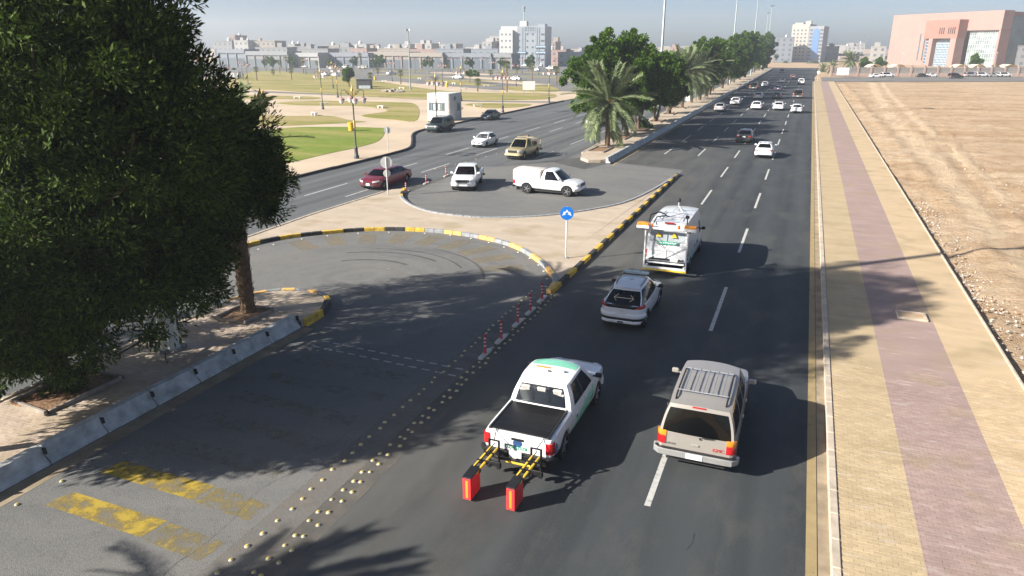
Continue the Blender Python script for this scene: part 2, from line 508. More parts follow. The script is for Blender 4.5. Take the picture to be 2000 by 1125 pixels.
LAMPS = [(-40.56, 60.43), (-79.41, 108.87), (-95.63, 136.83), (-117.72, 166.64), (-49.11, 94.0), (-65.38, 136.23), (-47.41, 114.85), (-47.4, 138.82), (-95.31, 186.86), (-124.93, 209.18), (-99.18, 231.75), (-76.2, 194.47), (-154.16, 175.95), (-180.47, 203.74), (-130.95, 141.84), (-214.56, 270.0), (-190.89, 252.31), (-195.28, 292.96), (-182.61, 290.2), (-158.38, 285.18), (-147.1, 276.14), (-150.46, 303.01), (-129.93, 276.59), (-133.71, 302.19), (-118.01, 287.72), (-113.29, 296.24), (-100.82, 282.03), (-96.35, 289.96), (-237.58, 284.26), (-158.41, 333.18), (-187.64, 321.54)]
MAST = (-93.84, 165.93)
BENCHES = [(-101.28, 130.16), (-84.8, 116.85), (-87.54, 101.05), (-73.48, 98.31), (-71.06, 114.6), (-56.3, 124.24), (-99.45, 171.27), (-84.15, 177.36), (-104.23, 206.16), (-97.5, 198.51), (-125.34, 205.15), (-83.95, 191.38), (-124.12, 226.18), (-145.95, 166.69)]
BINS = [(-115.02, 135.69), (-66.45, 135.81), (-93.01, 184.84), (-172.32, 241.91), (-136.15, 217.03), (-54.88, 81.04)]
KIOSK = [(-110.37, 166.92), (-106.73, 168.37)]
BILL = [(-59.36, 155.93), (-57.0, 156.87)]
TRAILER = [(-186.02, 201.53), (-182.59, 202.9)]
MOUND = (-94.57, 158.57)
BUSHTREE = (-118.21, 174.81)
ACACIA = (-95.79, 205.98)
FANPALMS = [(-170.6, 199.08, 4.7), (-162.36, 206.59, 4.3), (-195.87, 238.25, 2.7), (-208.71, 258.24, 5.6), (-199.43, 261.93, 6.6), (-113.73, 195.39, 4.4), (-76.16, 168.21, 3.5), (-68.62, 168.91, 7.6), (-78.26, 212.96, 6.1), (-68.36, 206.86, 5.4), (-125.69, 197.62, 3.5), (-154.87, 248.86, 3.2), (-148.41, 296.34, 3.6), (-210.61, 286.86, 4.9), (-196.2, 300.74, 8.2), (-233.74, 294.29, 6.5), (-113.06, 289.69, 3.4), (-112.42, 260.25, 2.8), (-169.36, 311.42, 4.1)]
LOT_CARS = [(-155.51, 260.25), (-113.7, 234.84), (-90.66, 230.91), (-229.78, 380.44), (-213.1, 387.09), (-207.26, 389.41), (-204.2, 390.63), (-201.14, 391.85), (-190.4, 383.61), (-175.51, 389.54), (-143.56, 402.26), (-300.9, 379.31), (-254.64, 334.86), (-173.98, 241.25), (-167.11, 238.47), (-223.62, 316.51), (-241.57, 363.23), (-214.03, 330.08), (-119.48, 331.29), (-209.23, 364.23), (-186.68, 397.61), (-151.14, 399.24), (-118.66, 349.01), (-287.87, 344.79), (-227.82, 334.81), (-163.06, 382.62)]
BOOTH = [(-53.19, 96.42), (-51.99, 102.14), (-55.33, 110.63)]
WALL = [(7.57, 305.35), (74.39, 329.32)]
CROSS = [(6.52, 261.53), (65.53, 289.0), (10.53, 303.89), (73.15, 323.68)]
PARKED = [(22.76, 306.16), (27.03, 310.46), (39.09, 315.26), (42.82, 319.38), (48.58, 306.5), (56.42, 324.8), (60.17, 326.29), (64.11, 327.86), (68.05, 329.43)]
ROADCARS = [(-3.34, 75.99), (-6.18, 87.88), (-13.75, 130.43), (-12.63, 146.95), (-8.14, 137.25), (-4.44, 137.55), (-1.34, 132.66), (-9.68, 165.78), (-6.03, 168.09), (-1.85, 172.38), (-7.0, 198.1), (-13.29, 204.28), (-11.39, 220.27), (-7.73, 246.4), (-2.08, 236.51), (-5.44, 282.6), (-11.25, 343.77)]
LEFT = [(-33.24, 72.78), (-26.15, 65.81), (-30.63, 47.1), (-24.05, 49.05), (-44.91, 83.73), (-44.96, 101.4), (-27.52, 101.82)]
RPALMS = [(14.64, 328.0, 9.3), (5.38, 365.06, 4.6), (8.49, 331.7, 6.7), (21.1, 336.73, 6.5), (26.93, 339.05, 6.5), (62.66, 347.12, 8.4)]
MPALMS = [(-19.59, 77.31), (-20.65, 134.67), (-20.96, 147.88), (-20.45, 155.7), (-21.22, 173.04), (-21.88, 189.82), (-23.58, 306.86)]
MTREES = [(-20.46, 84.78), (-20.45, 88.65), (-19.96, 94.94), (-20.06, 109.62), (-20.59, 120.36), (-21.48, 144.82)]
MPOLES = [(-20.76, 114.58), (-22.42, 231.76), (-19.28, 302.86), (-18.36, 380.06), (-18.84, 363.22)]
STUDS_ARC = [(-26.98, 30.14), (-26.84, 31.24), (-26.15, 32.86), (-25.2, 34.01), (-23.87, 35.2), (-22.3, 36.09), (-20.18, 36.66), (-18.55, 36.79), (-17.12, 36.58), (-15.79, 36.12), (-14.61, 35.53), (-13.51, 34.83), (-12.51, 33.95), (-11.67, 32.98), (-11.08, 32.08), (-10.53, 30.96), (-10.2, 29.84)]
UP_STUDS = [(-25.17, 43.15), (-23.73, 41.94), (-22.39, 41.12), (-30.74, 58.24), (-30.54, 59.92), (-30.2, 61.39), (-29.98, 63.2), (-29.75, 65.11), (-29.52, 67.1), (-29.42, 69.53)]
UPBOLL = [(-27.99, 49.07), (-27.74, 51.59), (-28.01, 54.9)]
SIGNS = [(-28.11, 45.71), (-40.3, 66.02), (-10.64, 34.28), (2.9, 300.85)]
MALL = [(-307.7, -288.8, 330.0, 9.7), (-288.3, -260.2, 330.0, 8.7), (-263.2, -244.3, 335.0, 7.9), (-251.6, -219.6, 345.0, 7.9), (-222.7, -197.5, 350.0, 8.4), (-197.6, -177.9, 350.0, 8.0), (-179.0, -151.4, 352.0, 7.8), (-154.1, -140.6, 353.0, 7.8)]
SKY_BLD = [(-395.2, -378.3, 420.0, 16.0, 'grey'), (-388.9, -383.8, 430.0, 20.5, 'pink'), (-376.4, -364.3, 420.0, 16.6, 'white'), (-368.7, -345.4, 425.0, 16.2, 'tan'), (-341.4, -315.8, 400.0, 11.4, 'grey'), (-322.6, -317.3, 410.0, 13.7, 'white'), (-319.5, -299.3, 410.0, 12.1, 'grey'), (-300.2, -277.3, 390.0, 10.5, 'grey'), (-317.7, -303.4, 440.0, 12.9, 'tan'), (-301.5, -285.3, 430.0, 11.5, 'grey'), (-295.8, -281.5, 440.0, 13.8, 'white'), (-267.7, -255.8, 400.0, 10.8, 'pink'), (-281.4, -257.8, 430.0, 10.5, 'tan'), (-252.4, -231.3, 410.0, 10.8, 'tan'), (-287.6, -270.6, 480.0, 13.7, 'white'), (-225.6, -208.4, 400.0, 10.2, 'pink'), (-266.4, -253.1, 480.0, 14.3, 'white'), (-262.4, -243.5, 500.0, 14.1, 'white'), (-208.3, -189.9, 400.0, 10.5, 'blue'), (-193.6, -184.5, 410.0, 10.5, 'white'), (-184.9, -168.1, 400.0, 10.5, 'blue'), (-208.8, -202.0, 470.0, 15.4, 'white'), (-207.8, -199.4, 480.0, 19.5, 'white'), (-163.2, -147.7, 470.0, 9.5, 'pink'), (-172.2, -166.6, 500.0, 15.6, 'tan'), (-138.2, -116.6, 420.0, 8.5, 'blue'), (-179.8, -158.1, 600.0, 10.9, 'white'), (-159.8, -144.4, 700.0, 11.0, 'pink'), (-141.4, -126.2, 700.0, 9.2, 'white'), (-121.7, -112.3, 700.0, 10.9, 'pink'), (-66.6, -62.6, 800.0, 19.8, 'pink'), (-27.0, -13.8, 600.0, 19.5, 'blue'), (9.9, 19.3, 650.0, 12.4, 'blue'), (23.7, 46.3, 800.0, 12.8, 'white'), (30.9, 47.0, 820.0, 15.8, 'white'), (37.0, 45.4, 560.0, 12.1, 'white'), (168.0, 177.8, 800.0, 20.5, 'grey'), (-805.3, -785.5, 800.0, 51.9, 'grey'), (104.6, 111.9, 500.0, 12.4, 'grey')]
TOWER_W = (-165.5, -139.7, 400.0, 21.9)
TOWER_R = (-16.6, 6.5, 620.0, 27.4)
FLYOVER = (-18.1, 50.8, 520.0, 7.1)
PINK = [(44.87, 542.67), (94.36, 488.62), (133.49, 632.22)]
LOBES_A = [(-17.9, 13.0, 10.89, 3), (-17.04, 14.0, 10.54, 2.1), (-16.69, 15.0, 10.02, 1.25), (-16.09, 16.0, 9.45, 0.85), (-17.98, 13.0, 8.16, 3.2), (-16.75, 14.5, 8.04, 2.6), (-16.39, 15.5, 7.22, 1.45), (-19.63, 13.0, 5.26, 2.8), (-18.19, 14.0, 4.85, 2.4), (-17.29, 15.0, 4.99, 1.8), (-16.95, 16.0, 4.28, 0.9), (-25.84, 15.5, 8.82, 2.6), (-26.64, 15.0, 4.59, 2.4), (-20.67, 13.3, 2.54, 1.4), (-18.85, 14.0, 3.84, 1.2), (-22.27, 12.8, 2.98, 1.7), (-18.21, 14.0, 13.2, 2.7), (-18.26, 15.0, 13.08, 1.8), (-23.23, 15.5, 13.24, 2.6), (-18.42, 15.0, 14.52, 2.4), (-20.54, 15.5, 14.89, 2.2), (-18.7, 15.5, 13.78, 1.5), (-17.95, 16.0, 3.92, 0.5), (-18.63, 15.0, 3.56, 0.7), (-17.84, 17.0, 3.65, 0.5), (-19.92, 13.6, 1.95, 1.0), (-21.34, 13.0, 1.88, 1.2), (-20.32, 14.0, 2.75, 1.0), (-18.03, 15.5, 4.06, 1.0)]
LOBES_B = [(-17.38, 19.5, 6.56, 0.95), (-17.32, 19.0, 7.66, 0.9), (-17.19, 19.5, 5.6, 0.65), (-17.5, 18.5, 6.37, 1.0), (-17.68, 18.0, 5.07, 0.8), (-18.74, 18.2, 2.55, 0.5), (-18.23, 18.0, 3.78, 0.6), (-16.65, 19.9, 6.37, 0.4), (-18.12, 18.5, 7.18, 1.2), (-18.43, 18.0, 5.18, 1.1)]

HAZE = 0.00047
# ------------------------------------------------------------------ ground, roads, islands, walks
def struct(name, mb, m, **k):
    return mb.build(name, m, kind='structure', **k)

def arc_pts(pts, n=8):
    """smooth (Catmull-Rom) line through pts"""
    out = []
    P = [pts[0]] + list(pts) + [pts[-1]]
    for i in range(1, len(P) - 2):
        p0, p1, p2, p3 = [Vector(q) for q in P[i - 1:i + 3]]
        for k in range(n):
            t = k / n
            q = .5 * ((2 * p1) + (p2 - p0) * t + (2 * p0 - 5 * p1 + 4 * p2 - p3) * t * t + (3 * p1 - p0 - 3 * p2 + p3) * t ** 3)
            out.append((q.x, q.y))
    out.append(tuple(pts[-1]))
    return out

def resample(pts, step):
    out = [Vector(pts[0])]; acc = 0
    for a, b in zip(pts, pts[1:]):
        a, b = Vector(a), Vector(b); L = (b - a).length
        if L < 1e-6: continue
        d = step - acc
        while d <= L:
            out.append(a.lerp(b, d / L)); d += step
        acc = (acc + L) % step
    return out

def run_blocks(name, pts, step, meshes, parent, z=0, gap=None, pick=None):
    q = resample(pts, step)
    os = []
    for i, (a, b) in enumerate(zip(q, q[1:])):
        m = (a + b) / 2; d = b - a
        os.append(link(name, meshes[(pick(i) if pick else i) % len(meshes)], parent, (m.x, m.y, z), math.atan2(d.y, d.x)))
    return os

ground = struct('ground', MB().sheet([(-4000, -600), (4000, -600), (4000, 6000), (-4000, 6000)], -.12), SAND)
ROAD_Y1 = 440
road = struct('asphalt_road', MB().sheet([(-48.5, -40), (1.66, -40), (1.66, 300), (2.6, 330), (4, ROAD_Y1), (-48.5, ROAD_Y1)], 0), ASPH)
struct('left_carriageway', MB().sheet([(-48.4, -39), (-22.2, -39), (-22.2, 21.6), (-28.6, 27), (-28.6, 50), (-27.5, 60), (-20.5, 70), (-20.8, 82), (-22.0, 200), (-23, ROAD_Y1), (-48.4, ROAD_Y1)], .003), ASPHL)
mb = MB().sheet([(4.0, 262), (240, 366), (240, 402), (4.0, 302)], -.004)
struct('cross_road', mb, LOTASPH)

# worn turning bays
nose_n = [(-17.45, 21.6), (-17.6, 23.1), (-18.3, 24.3), (-19.6, 24.75), (-20.9, 24.3), (-21.75, 23.1), (-21.95, 21.6)]
low_arc = [(-9.75, 28.9), (-9.95, 30.5), (-10.7, 31.9), (-12.0, 33.7), (-14.25, 35.8), (-17.3, 36.95), (-20.4, 37.05), (-23.4, 36.1), (-25.5, 34.45), (-27.1, 32.6), (-27.9, 30.6), (-28.3, 28.0)]
up_arc = [(-28.2, 48.2), (-27.0, 45.7), (-25.9, 44.2), (-24.1, 42.5), (-21.9, 41.35), (-18.9, 41.15), (-16.7, 41.95), (-14.5, 43.6), (-12.5, 46.3), (-11.0, 49.5), (-10.1, 55.3), (-9.5, 63.3)]
LOW = arc_pts(low_arc); UP = arc_pts(up_arc)
bay = MB().sheet([(-9.75, -30), (-9.75, 28.9)] + LOW[1:] + [(-28.3, 22), (-22.2, 21.6), (-17.4, 21.6), (-17.4, -30)], .004)
bay.build('turning_bay', BAY, road)
bay2 = MB().sheet(UP[6:] + [(-9.6, 66), (-16.6, 68), (-18, 63), (-22, 66), (-27.8, 60)], .006)
bay2.build('turning_bay', BAY, road)

# near median, where the trees and the mast stand
med = struct('near_median', MB().prism([(-17.75, -30), (-17.75, 21.6)] + [(x * .985 - .29, y - .15) for x, y in nose_n] + [(-21.7, -30)], -.05, .27), MED)
# island between the two turning bays
isl_poly = [(x, y) for x, y in LOW] + [(-28.9, 28.2), (-29.2, 38), (-28.9, 47.5)] + UP + [(-9.62, 62)]
island = struct('traffic_island', MB().prism(isl_poly, -.05, .14), MED)
# far median
fm = [(-16.95, 70), (-16.85, 110), (-17.2, 200), (-18.2, 410), (-23.6, 410), (-22.6, 200), (-21.9, 120), (-21.2, 82), (-20.8, 72), (-20.0, 68.5), (-18.8, 67), (-17.7, 67.5)]
fmed = struct('far_median', MB().prism(fm, -.05, .25), MED)
# side walk
walk = struct('side_walk', MB().prism([(1.84, -20), (1.84, 262), (7.52, 262), (7.52, -20)], -.1, .145), WALK)
gut = MB().sheet([(1.40, -20), (1.40, 262), (1.66, 262), (1.66, -20)], .004)
gut.build('gutter', DUST, road)

# ---- kerbs, block by block
def block_mesh(name, L, w, h, m, ch=.02):
    return MB().box((0, 0, h / 2), (L, w, h), ch=ch).mesh(name, m)
kerb_r = block_mesh('kerb_stone', .985, .2, .28, CONC)
run_blocks('kerb_stone', [(1.74, 8), (1.74, 110)], 1.0, [kerb_r], walk, -.1)
MB().box((1.74, 186, .03), (.2, 152, .28)).build('kerb_run', CONC, walk)
edg = block_mesh('edging_stone', .985, .1, .3, CONC)
run_blocks('edging_stone', [(7.57, 14), (7.57, 90)], 1.0, [edg], walk, -.1)
MB().box((7.57, 176, .04), (.1, 172, .3)).build('edging_run', CONC, walk)

YB = [block_mesh('painted_kerb_stone', .60, .22, .26, m) for m in (KERBYEL, KERBDARK, KERBORG, KERBGREY)]
def yb_pick(i): return 0 if (i // 2) % 2 == 0 else 1
cnt = len(resample(LOW, .62)) - 1
def low_pick(i):
    a = 0 if (i // 2) % 2 == 0 else 1
    return a + 2 if i < cnt * .52 else a
run_blocks('painted_kerb_stone', LOW, .62, YB, island, -.05, pick=low_pick)
run_blocks('painted_kerb_stone', [(-9.66, 29.0), (-9.60, 63.2)], .62, YB, island, -.05, pick=yb_pick)
run_blocks('painted_kerb_stone', UP, .62, YB, island, -.05, pick=lambda i: (0 if i % 4 < 2 else 1) if i < 5 else 3)
run_blocks('kerb_stone', [(-28.95, 28.5), (-29.25, 38), (-28.95, 47.3)], 1.0, [kerb_r], island, -.1)
NOSE = arc_pts(nose_n)
NB = [block_mesh('painted_kerb_stone', .60, .22, .40, m) for m in (KERBYEL, KERBDARK, KERBORG, KERBGREY)]
run_blocks('painted_kerb_stone', NOSE, .62, NB, med, -.1, pick=lambda i: yb_pick(i) if i < 5 else 2 + i % 2)
run_blocks('kerb_stone', [(-21.8, 21.5), (-21.8, -10)], 1.0, [block_mesh('kerb_stone', .985, .2, .42, CONC)], med, -.1)

def barrier_mesh(L, h=.50):
    prof = [(-.02, -.1), (.0, .06), (.16, .22), (.24, h), (.46, h), (.46, -.1)]   # x = into the median
    b = MB(); n = len(prof); k = 6
    rr = random.Random(3)
    vs = []; fs = []
    for i in range(k + 1):
        for j, (x, z) in enumerate(prof):
            vs.append((-L / 2 + L * i / k, x + (rr.uniform(-.012, .012) if 0 < j < n - 1 else 0), z + (rr.uniform(-.018, .008) if 2 <= j <= 4 else 0)))
    for i in range(k):
        for j in range(n - 1):
            a = i * n + j
            fs.append((a, a + 1, a + n + 1, a + n))
    fs.append(tuple(range(n))[::-1]); fs.append(tuple(range(k * n, k * n + n)))
    b.add(vs, fs)
    return b.mesh('barrier_block', BARR)
bm_ = barrier_mesh(1.72)
slot = MB().box((0, .16, .38), (.05, .10, .18), rx=R(-12)).mesh('joint_slot', mat("joint_notch_shade", (.03, .027, .022), .95))  # dark box, its colour painted as the shade in the notch between blocks
q = [Vector((-17.5, y)) for y in np.arange(0.3, 21.9, 1.76)]
for a, b in zip(q, q[1:]):
    o = link('barrier_block', bm_, med, (a.x, (a.y + b.y) / 2, 0), math.pi / 2)
    o.rotation_euler = (0, random.uniform(-.006, .006), math.pi / 2 + random.uniform(-.006, .006))
    link('joint_slot', slot, med, (a.x + .02, b.y, 0), math.pi / 2)
bm2 = barrier_mesh(2.0, .55)
FMB = [(-16.75, 67.5), (-16.65, 100), (-16.95, 170), (-17.05, 196)]
for a, b in zip(resample(FMB, 2.03), resample(FMB, 2.03)[1:]):
    link('barrier_block', bm2, fmed, ((a.x + b.x) / 2, (a.y + b.y) / 2, 0), math.atan2(b.y - a.y, b.x - a.x))
MB().box((-17.6, 300, .22), (.4, 205, .55), rz=R(.28)).build('barrier_run', BARR, fmed)
run_blocks('kerb_stone', [(-20.85, 72), (-21.3, 82), (-22.0, 120), (-22.3, 160)], 1.0, [block_mesh('kerb_stone', .985, .2, .38, CONC)], fmed, -.1)

# ---- pavers one by one near the camera
pv = MB().add([(-.108, -.053, 0), (.108, -.053, 0), (.108, .053, 0), (-.108, .053, 0), (-.1065, -.0515, .008), (.1065, -.0515, .008), (.1065, .0515, .008), (-.1065, .0515, .008)],
              [(4, 5, 6, 7), (0, 1, 5, 4), (1, 2, 6, 5), (2, 3, 7, 6), (3, 0, 4, 7)])
def pavers(x0, x1, y0, y1, z, m, parent, n_single, inside=None):
    spots = []
    r = random.Random(5)
    for j in range(int((y1 - y0) / .11)):
        for i in range(int((x1 - x0) / .22)):
            x = x0 + .11 + i * .22 + (.11 if j % 2 else 0); y = y0 + .055 + j * .11
            if x + .1 > x1 or (inside and not inside(x, y)): continue
            spots.append((x, y, z + r.uniform(-.004, .003)))
    spots.sort(key=lambda s: s[0] ** 2 + s[1] ** 2)
    me = pv.mesh('paver', m)
    vis = [s for s in spots if s[1] > 13.6 + .38 * (s[0] - 1.4)] if x0 > 0 else spots
    singles = set(vis[:n_single])
    for s in vis[:n_single]:
        link('paver', me, parent, s)
    allm = MB()
    for s in spots:
        if s in singles: continue
        allm.add([(a + s[0], b + s[1], c + s[2]) for a, b, c in pv.v], pv.f)
    allm.build('pavers', m, parent, kind='stuff')
pavers(1.86, 7.5, 12.6, 26.0, .145, WALKB, walk, 300, inside=lambda x, y: y < 24.5 or y < 25.2 + .6 * math.sin(x * 3))
def in_med(x, y):
    if (x + 20.6) ** 2 + (y - 13.9) ** 2 < 1.5 and False: return False
    return not (abs(x + 20.3) < .95 and abs(y - 13.6) < 1.35) and not (abs(x + 20.0) < .85 and abs(y - 21.1) < .95) and not ((x + 20.1) ** 2 + (y - 17.44) ** 2 < .65)
pavers(-21.65, -18.0, 9.2, 22.6, .27, MEDB, med, 250, inside=in_med)

# ---- painted markings
def strip(x0, x1, y0, y1, z, m, name, parent=road):
    return MB().sheet([(x0, y0), (x1, y0), (x1, y1), (x0, y1)], z).build(name, m, parent)
strip(1.15, 1.38, -20, 262, .008, YELLINE, 'edge_line')
for X, ys in ((-2.42, 14.9), (-6.02, 26.97), (-9.62, 75.6), (-13.05, 75.6)):
    y = ys
    while y < 330:
        strip(X - .075, X + .075, y, y + 5.8, .008, LANEPAINT, 'lane_dash'); y += 12.15
MB().sheet([(-16.3, 66), (-16.25, 100), (-16.6, 200), (-16.45, 200), (-16.1, 100), (-16.15, 66)], .008).build('edge_line', YELLINE, road)
MB().sheet([(-17.44, 4), (-17.44, 21.5), (-16.95, 21.5), (-16.85, 4)], .008).build('dust_strip', DUST, road)
MB().sheet([(-16.7, 67), (-16.6, 100), (-17.0, 196), (-16.85, 196), (-16.35, 100), (-16.4, 67)], .006).build('dust_strip', DUST, road)
for X, ys in ((-34.0, 43.5), (-30.95, 44.3), (-24.45, 67.8)):
    y = ys
    while y < 240:
        strip(X - .07, X + .07, y, y + 5.6, .008, LANEPAINT, 'lane_dash'); y += 11.7
strip(-34.07, -33.93, 27, 37, .008, LANEPAINT, 'lane_dash')
MB().sheet([(-30.9, 57), (-29.3, 72), (-27.2, 98), (-25.2, 130), (-25.0, 130), (-26.9, 98), (-28.9, 72), (-30.5, 57)], .008).build('hatch_line', YELFAINT, road)
YELMID = worn_paint('half_worn_yellow', (.30, .23, .07), .46, 2.6, .12)
YELDIM = worn_paint('almost_gone_yellow', (.20, .165, .07), .40, 2.6, .12, .8)
for k in range(0, 7):                    # yellow rumble bars in the bay
    y = 9.55 + 1.52 * k
    MB().sheet([(-16.0, y + .0), (-15.82, y + .64), (-12.72, y + .62), (-12.8, y - .05)] if k < 2 else [(-15.9, y), (-15.7, y + .6), (-11.2, y + .5), (-11.3, y - .1)], .009).build('rumble_bar', YELBAR if k < 2 else YELDIM, road)
    if k < 2: MB().sheet([(-12.7, y - .1), (-12.62, y + .6), (-10.9, y + .5), (-11.0, y - .2)], .009).build('rumble_bar', YELMID, road)
SANDBAR = worn_paint('sandy_worn_bar', (.31, .25, .15), .5, 1.1, .28, .75)
for k in range(9):                        # faded bars along the turn
    a = R(30 + k * 15)
    c_, s_ = math.cos(a), math.sin(a)
    ce = Vector((-19.2, 28.3))
    P = [ce + Vector((c_, s_)) * r for r in (5.9, 8.05)]
    n_ = Vector((-s_, c_)) * .5
    MB().sheet([tuple(P[0] - n_), tuple(P[1] - n_), tuple(P[1] + n_), tuple(P[0] + n_)], .008).build('rumble_bar', SANDBAR, road)
for k in range(12):                       # double row of thin cross dashes
    for d in (0, .55):
        x = -15.9 + k * .52
        strip(x, x + .3, 20.55 - d - .03 * k, 20.63 - d - .03 * k, .009, LANEPAINT, 'cross_dash')
MB().sheet([(-10.75, 4), (-9.0, 4), (-9.1, 29), (-10.6, 29.5)], .007).build('dust_strip', worn_paint('drifted_dust', (.25, .22, .18), .46, 1.2, .2, .7), road)
# cracks and tar seams
rk = random.Random(15)
CRK = worn_paint('crack_line', (.03, .03, .03), .5, 5, .15, .7)
def crack(x, y, ang, L, w=.02):
    pts = [Vector((x, y))]; a = ang
    for k in range(int(L / .35)):
        a += rk.uniform(-.45, .45); a += (ang - a) * .35
        pts.append(pts[-1] + Vector((math.cos(a), math.sin(a))) * .35)
    lo = []; hi = []
    for i, p in enumerate(pts):
        d = (pts[min(i + 1, len(pts) - 1)] - pts[max(0, i - 1)]).normalized(); n = Vector((-d.y, d.x)) * w * rk.uniform(.4, 1.2)
        lo.append(p - n); hi.append(p + n)
    mb = MB()
    for i in range(len(pts) - 1):
        mb.add([(*lo[i], .0125), (*lo[i + 1], .0125), (*hi[i + 1], .0125), (*hi[i], .0125)], [(0, 1, 2, 3)])
    mb.build('crack', CRK, road)
for a in ((-24.5, 27.5, .75, 9, .012), (-16.4, 23.6, .5, 5, .01), (-11.3, 8.6, 1.6, 7, .010), (-1.3, 13.6, 1.5, .8, .018),
          (-8.2, 44, 1.2, 4, .014), (-24, 31.5, .25, 6, .012), (-15, 56, 1.0, 6, .014)):
    crack(*a)
# tyre and patch marks
for a0, a1, r, w in ((60, 128, 4.6, .16), (40, 110, 5.3, .12), (20, 80, 6.2, .14), (66, 134, 3.1, .2)):
    vs = []; n = 16
    for i in range(n + 1):
        a = R(a0 + (a1 - a0) * i / n)
        vs.append((-19.2 + r * math.cos(a), 27.6 + r * math.sin(a)))
    for i in range(n, -1, -1):
        a = R(a0 + (a1 - a0) * i / n)
        vs.append((-19.2 + (r + w) * math.cos(a), 27.6 + (r + w) * math.sin(a)))
    MB().sheet(vs, .010).build('tyre_mark', worn_paint("tyre_mark_%d" % a0, (.075, .077, .078), .5, 1.3, .3, .7), road)
for (x, y, l, w, rz) in ((-16.6, 29.2, 1.5, .22, -14), (-14.6, 27.6, 1.3, .4, -38), (-18.9, 29.7, 1.0, .12, -5), (-13.9, 28.6, .6, .2, -30), (-20.6, 29.4, .8, .1, 5)):
    MB().box((x, y, .006), (l, w, .008), rz=R(rz)).build('paint_scuff', worn_paint("scuff_%d" % int(-x * 10), (.42, .40, .38), .42, 4), road)

# ---- packed, paler wheel tracks in the lot
def lot_mat():
    m = SAND.copy(); m.name = 'lot_sand'; t = m.node_tree; p = t.nodes["Principled BSDF"]
    old = p.inputs["Base Color"].links[0].from_socket
    v = pos(t); s = N(t, "ShaderNodeSeparateXYZ"); t.links.new(v, s.inputs[0])
    wob = math_n(t, 'MULTIPLY', noise(t, v, .12, 3), 2.2)
    yy = math_n(t, 'ADD', s.outputs[1], -20.0)
    xc = math_n(t, 'SUBTRACT', math_n(t, 'SUBTRACT', s.outputs[0], math_n(t, 'MULTIPLY', math_n(t, 'MULTIPLY', yy, yy), .00012)), wob)
    f = None
    for c0, w in ((10.6, 1.5), (13.6, .8)):
        d = math_n(t, 'ABSOLUTE', math_n(t, 'SUBTRACT', xc, c0))
        q = N(t, "ShaderNodeMapRange", i_From_Min=w, i_From_Max=w * .35); t.links.new(d, q.inputs[0])
        f = q.outputs[0] if f is None else math_n(t, 'MAXIMUM', f, q.outputs[0])
    f = math_n(t, 'MULTIPLY', f, ramp(t, noise(t, v, .9, 5), [(.3, g(.4)), (.6, g(.95))]))
    t.links.new(mixc(t, f, old, (.62, .475, .315)), p.inputs["Base Color"])
    return m
LOTSAND = lot_mat()
# ---- sand lot to the right, with relief
def sand_lot():
    xs = np.concatenate([np.linspace(7.63, 18, 70), np.linspace(18.6, 70, 60), np.linspace(74, 240, 30)])
    ys = np.concatenate([np.linspace(16, 70, 190), np.linspace(71, 160, 110), np.linspace(162, 262, 50)])
    rr = random.Random(8)
    X, Y = np.meshgrid(xs, ys)
    rng = np.random.default_rng(4)
    Z = np.full_like(X, -.05)
    for k in range(44):
        kx, ky = rng.normal(0, 1, 2) * (.25 + k * .09)
        Z += np.sin(X * kx + Y * ky + rng.uniform(0, 6.28)) * .035 / (1 + k * .12)
    berm = np.exp(-((X - 10.2) / .9) ** 2) * .16 * (np.sin(Y * .9) * .3 + .8)
    track = (np.exp(-((X - 12.0 - .0006 * (Y - 20) ** 2) / .55) ** 2) + np.exp(-((X - 14.0 - .0006 * (Y - 20) ** 2) / .55) ** 2))
    Z += berm - track * .11 - np.exp(-((X - 7.6) / .6) ** 2) * .06
    fade = np.clip((262 - Y) / 30, 0, 1) * np.clip((X - 7.4) / .8, .25, 1)
    Z = np.where(Y > 220, -.03 + (Z + .03) * fade, Z)
    nx, ny = len(xs), len(ys)
    vs = np.stack([X, Y, Z], -1).reshape(-1, 3)
    fs = [(j * nx + i, j * nx + i + 1, (j + 1) * nx + i + 1, (j + 1) * nx + i) for j in range(ny - 1) for i in range(nx - 1)]
    me = bpy.data.meshes.new('sand_lot'); me.from_pydata(vs.tolist(), [], fs); me.materials.append(LOTSAND)
    me.polygons.foreach_set('use_smooth', [True] * len(fs))
    link('sand_lot', me, kind='structure')
    # rubble along the walk
    rb = MB(); r = random.Random(2)
    def stone(x, y, z, s):
        pts = []
        for (a, b, c) in ((1, 0, 0), (-1, 0, 0), (0, 1, 0), (0, -1, 0), (0, 0, 1), (0, 0, -1)):
            k = s * r.uniform(.5, 1.0)
            pts.append((x + a * k + r.uniform(-.2, .2) * s, y + b * k + r.uniform(-.2, .2) * s, z + c * k * .7))
        rb.add(pts, [(0, 2, 4), (2, 1, 4), (1, 3, 4), (3, 0, 4), (2, 0, 5), (1, 2, 5), (3, 1, 5), (0, 3, 5)], r.choice((0, 0, 1)))
    for k in range(900):
        y = r.choice((r.uniform(24, 46), r.uniform(30, 60), r.gauss(37, 3), r.gauss(52, 4)))
        x = 7.8 + abs(r.gauss(.7, .8))
        stone(x, y, .0, r.choice((.03, .04, .05, .07, .1)))
    for k in range(500):
        stone(r.gauss(20, 4), r.gauss(62, 10), .03, r.choice((.04, .06, .09, .12)))
    rb.build('rubble', [mat("pale_stone", (.50, .44, .38), .9, var=.3, island=.4), mat("brown_clod", (.30, .19, .11), .95, island=.4)],
             label='scattered stones and clods lying in the sand along the walk edge', cat='rubble', kind='stuff')
sand_lot()
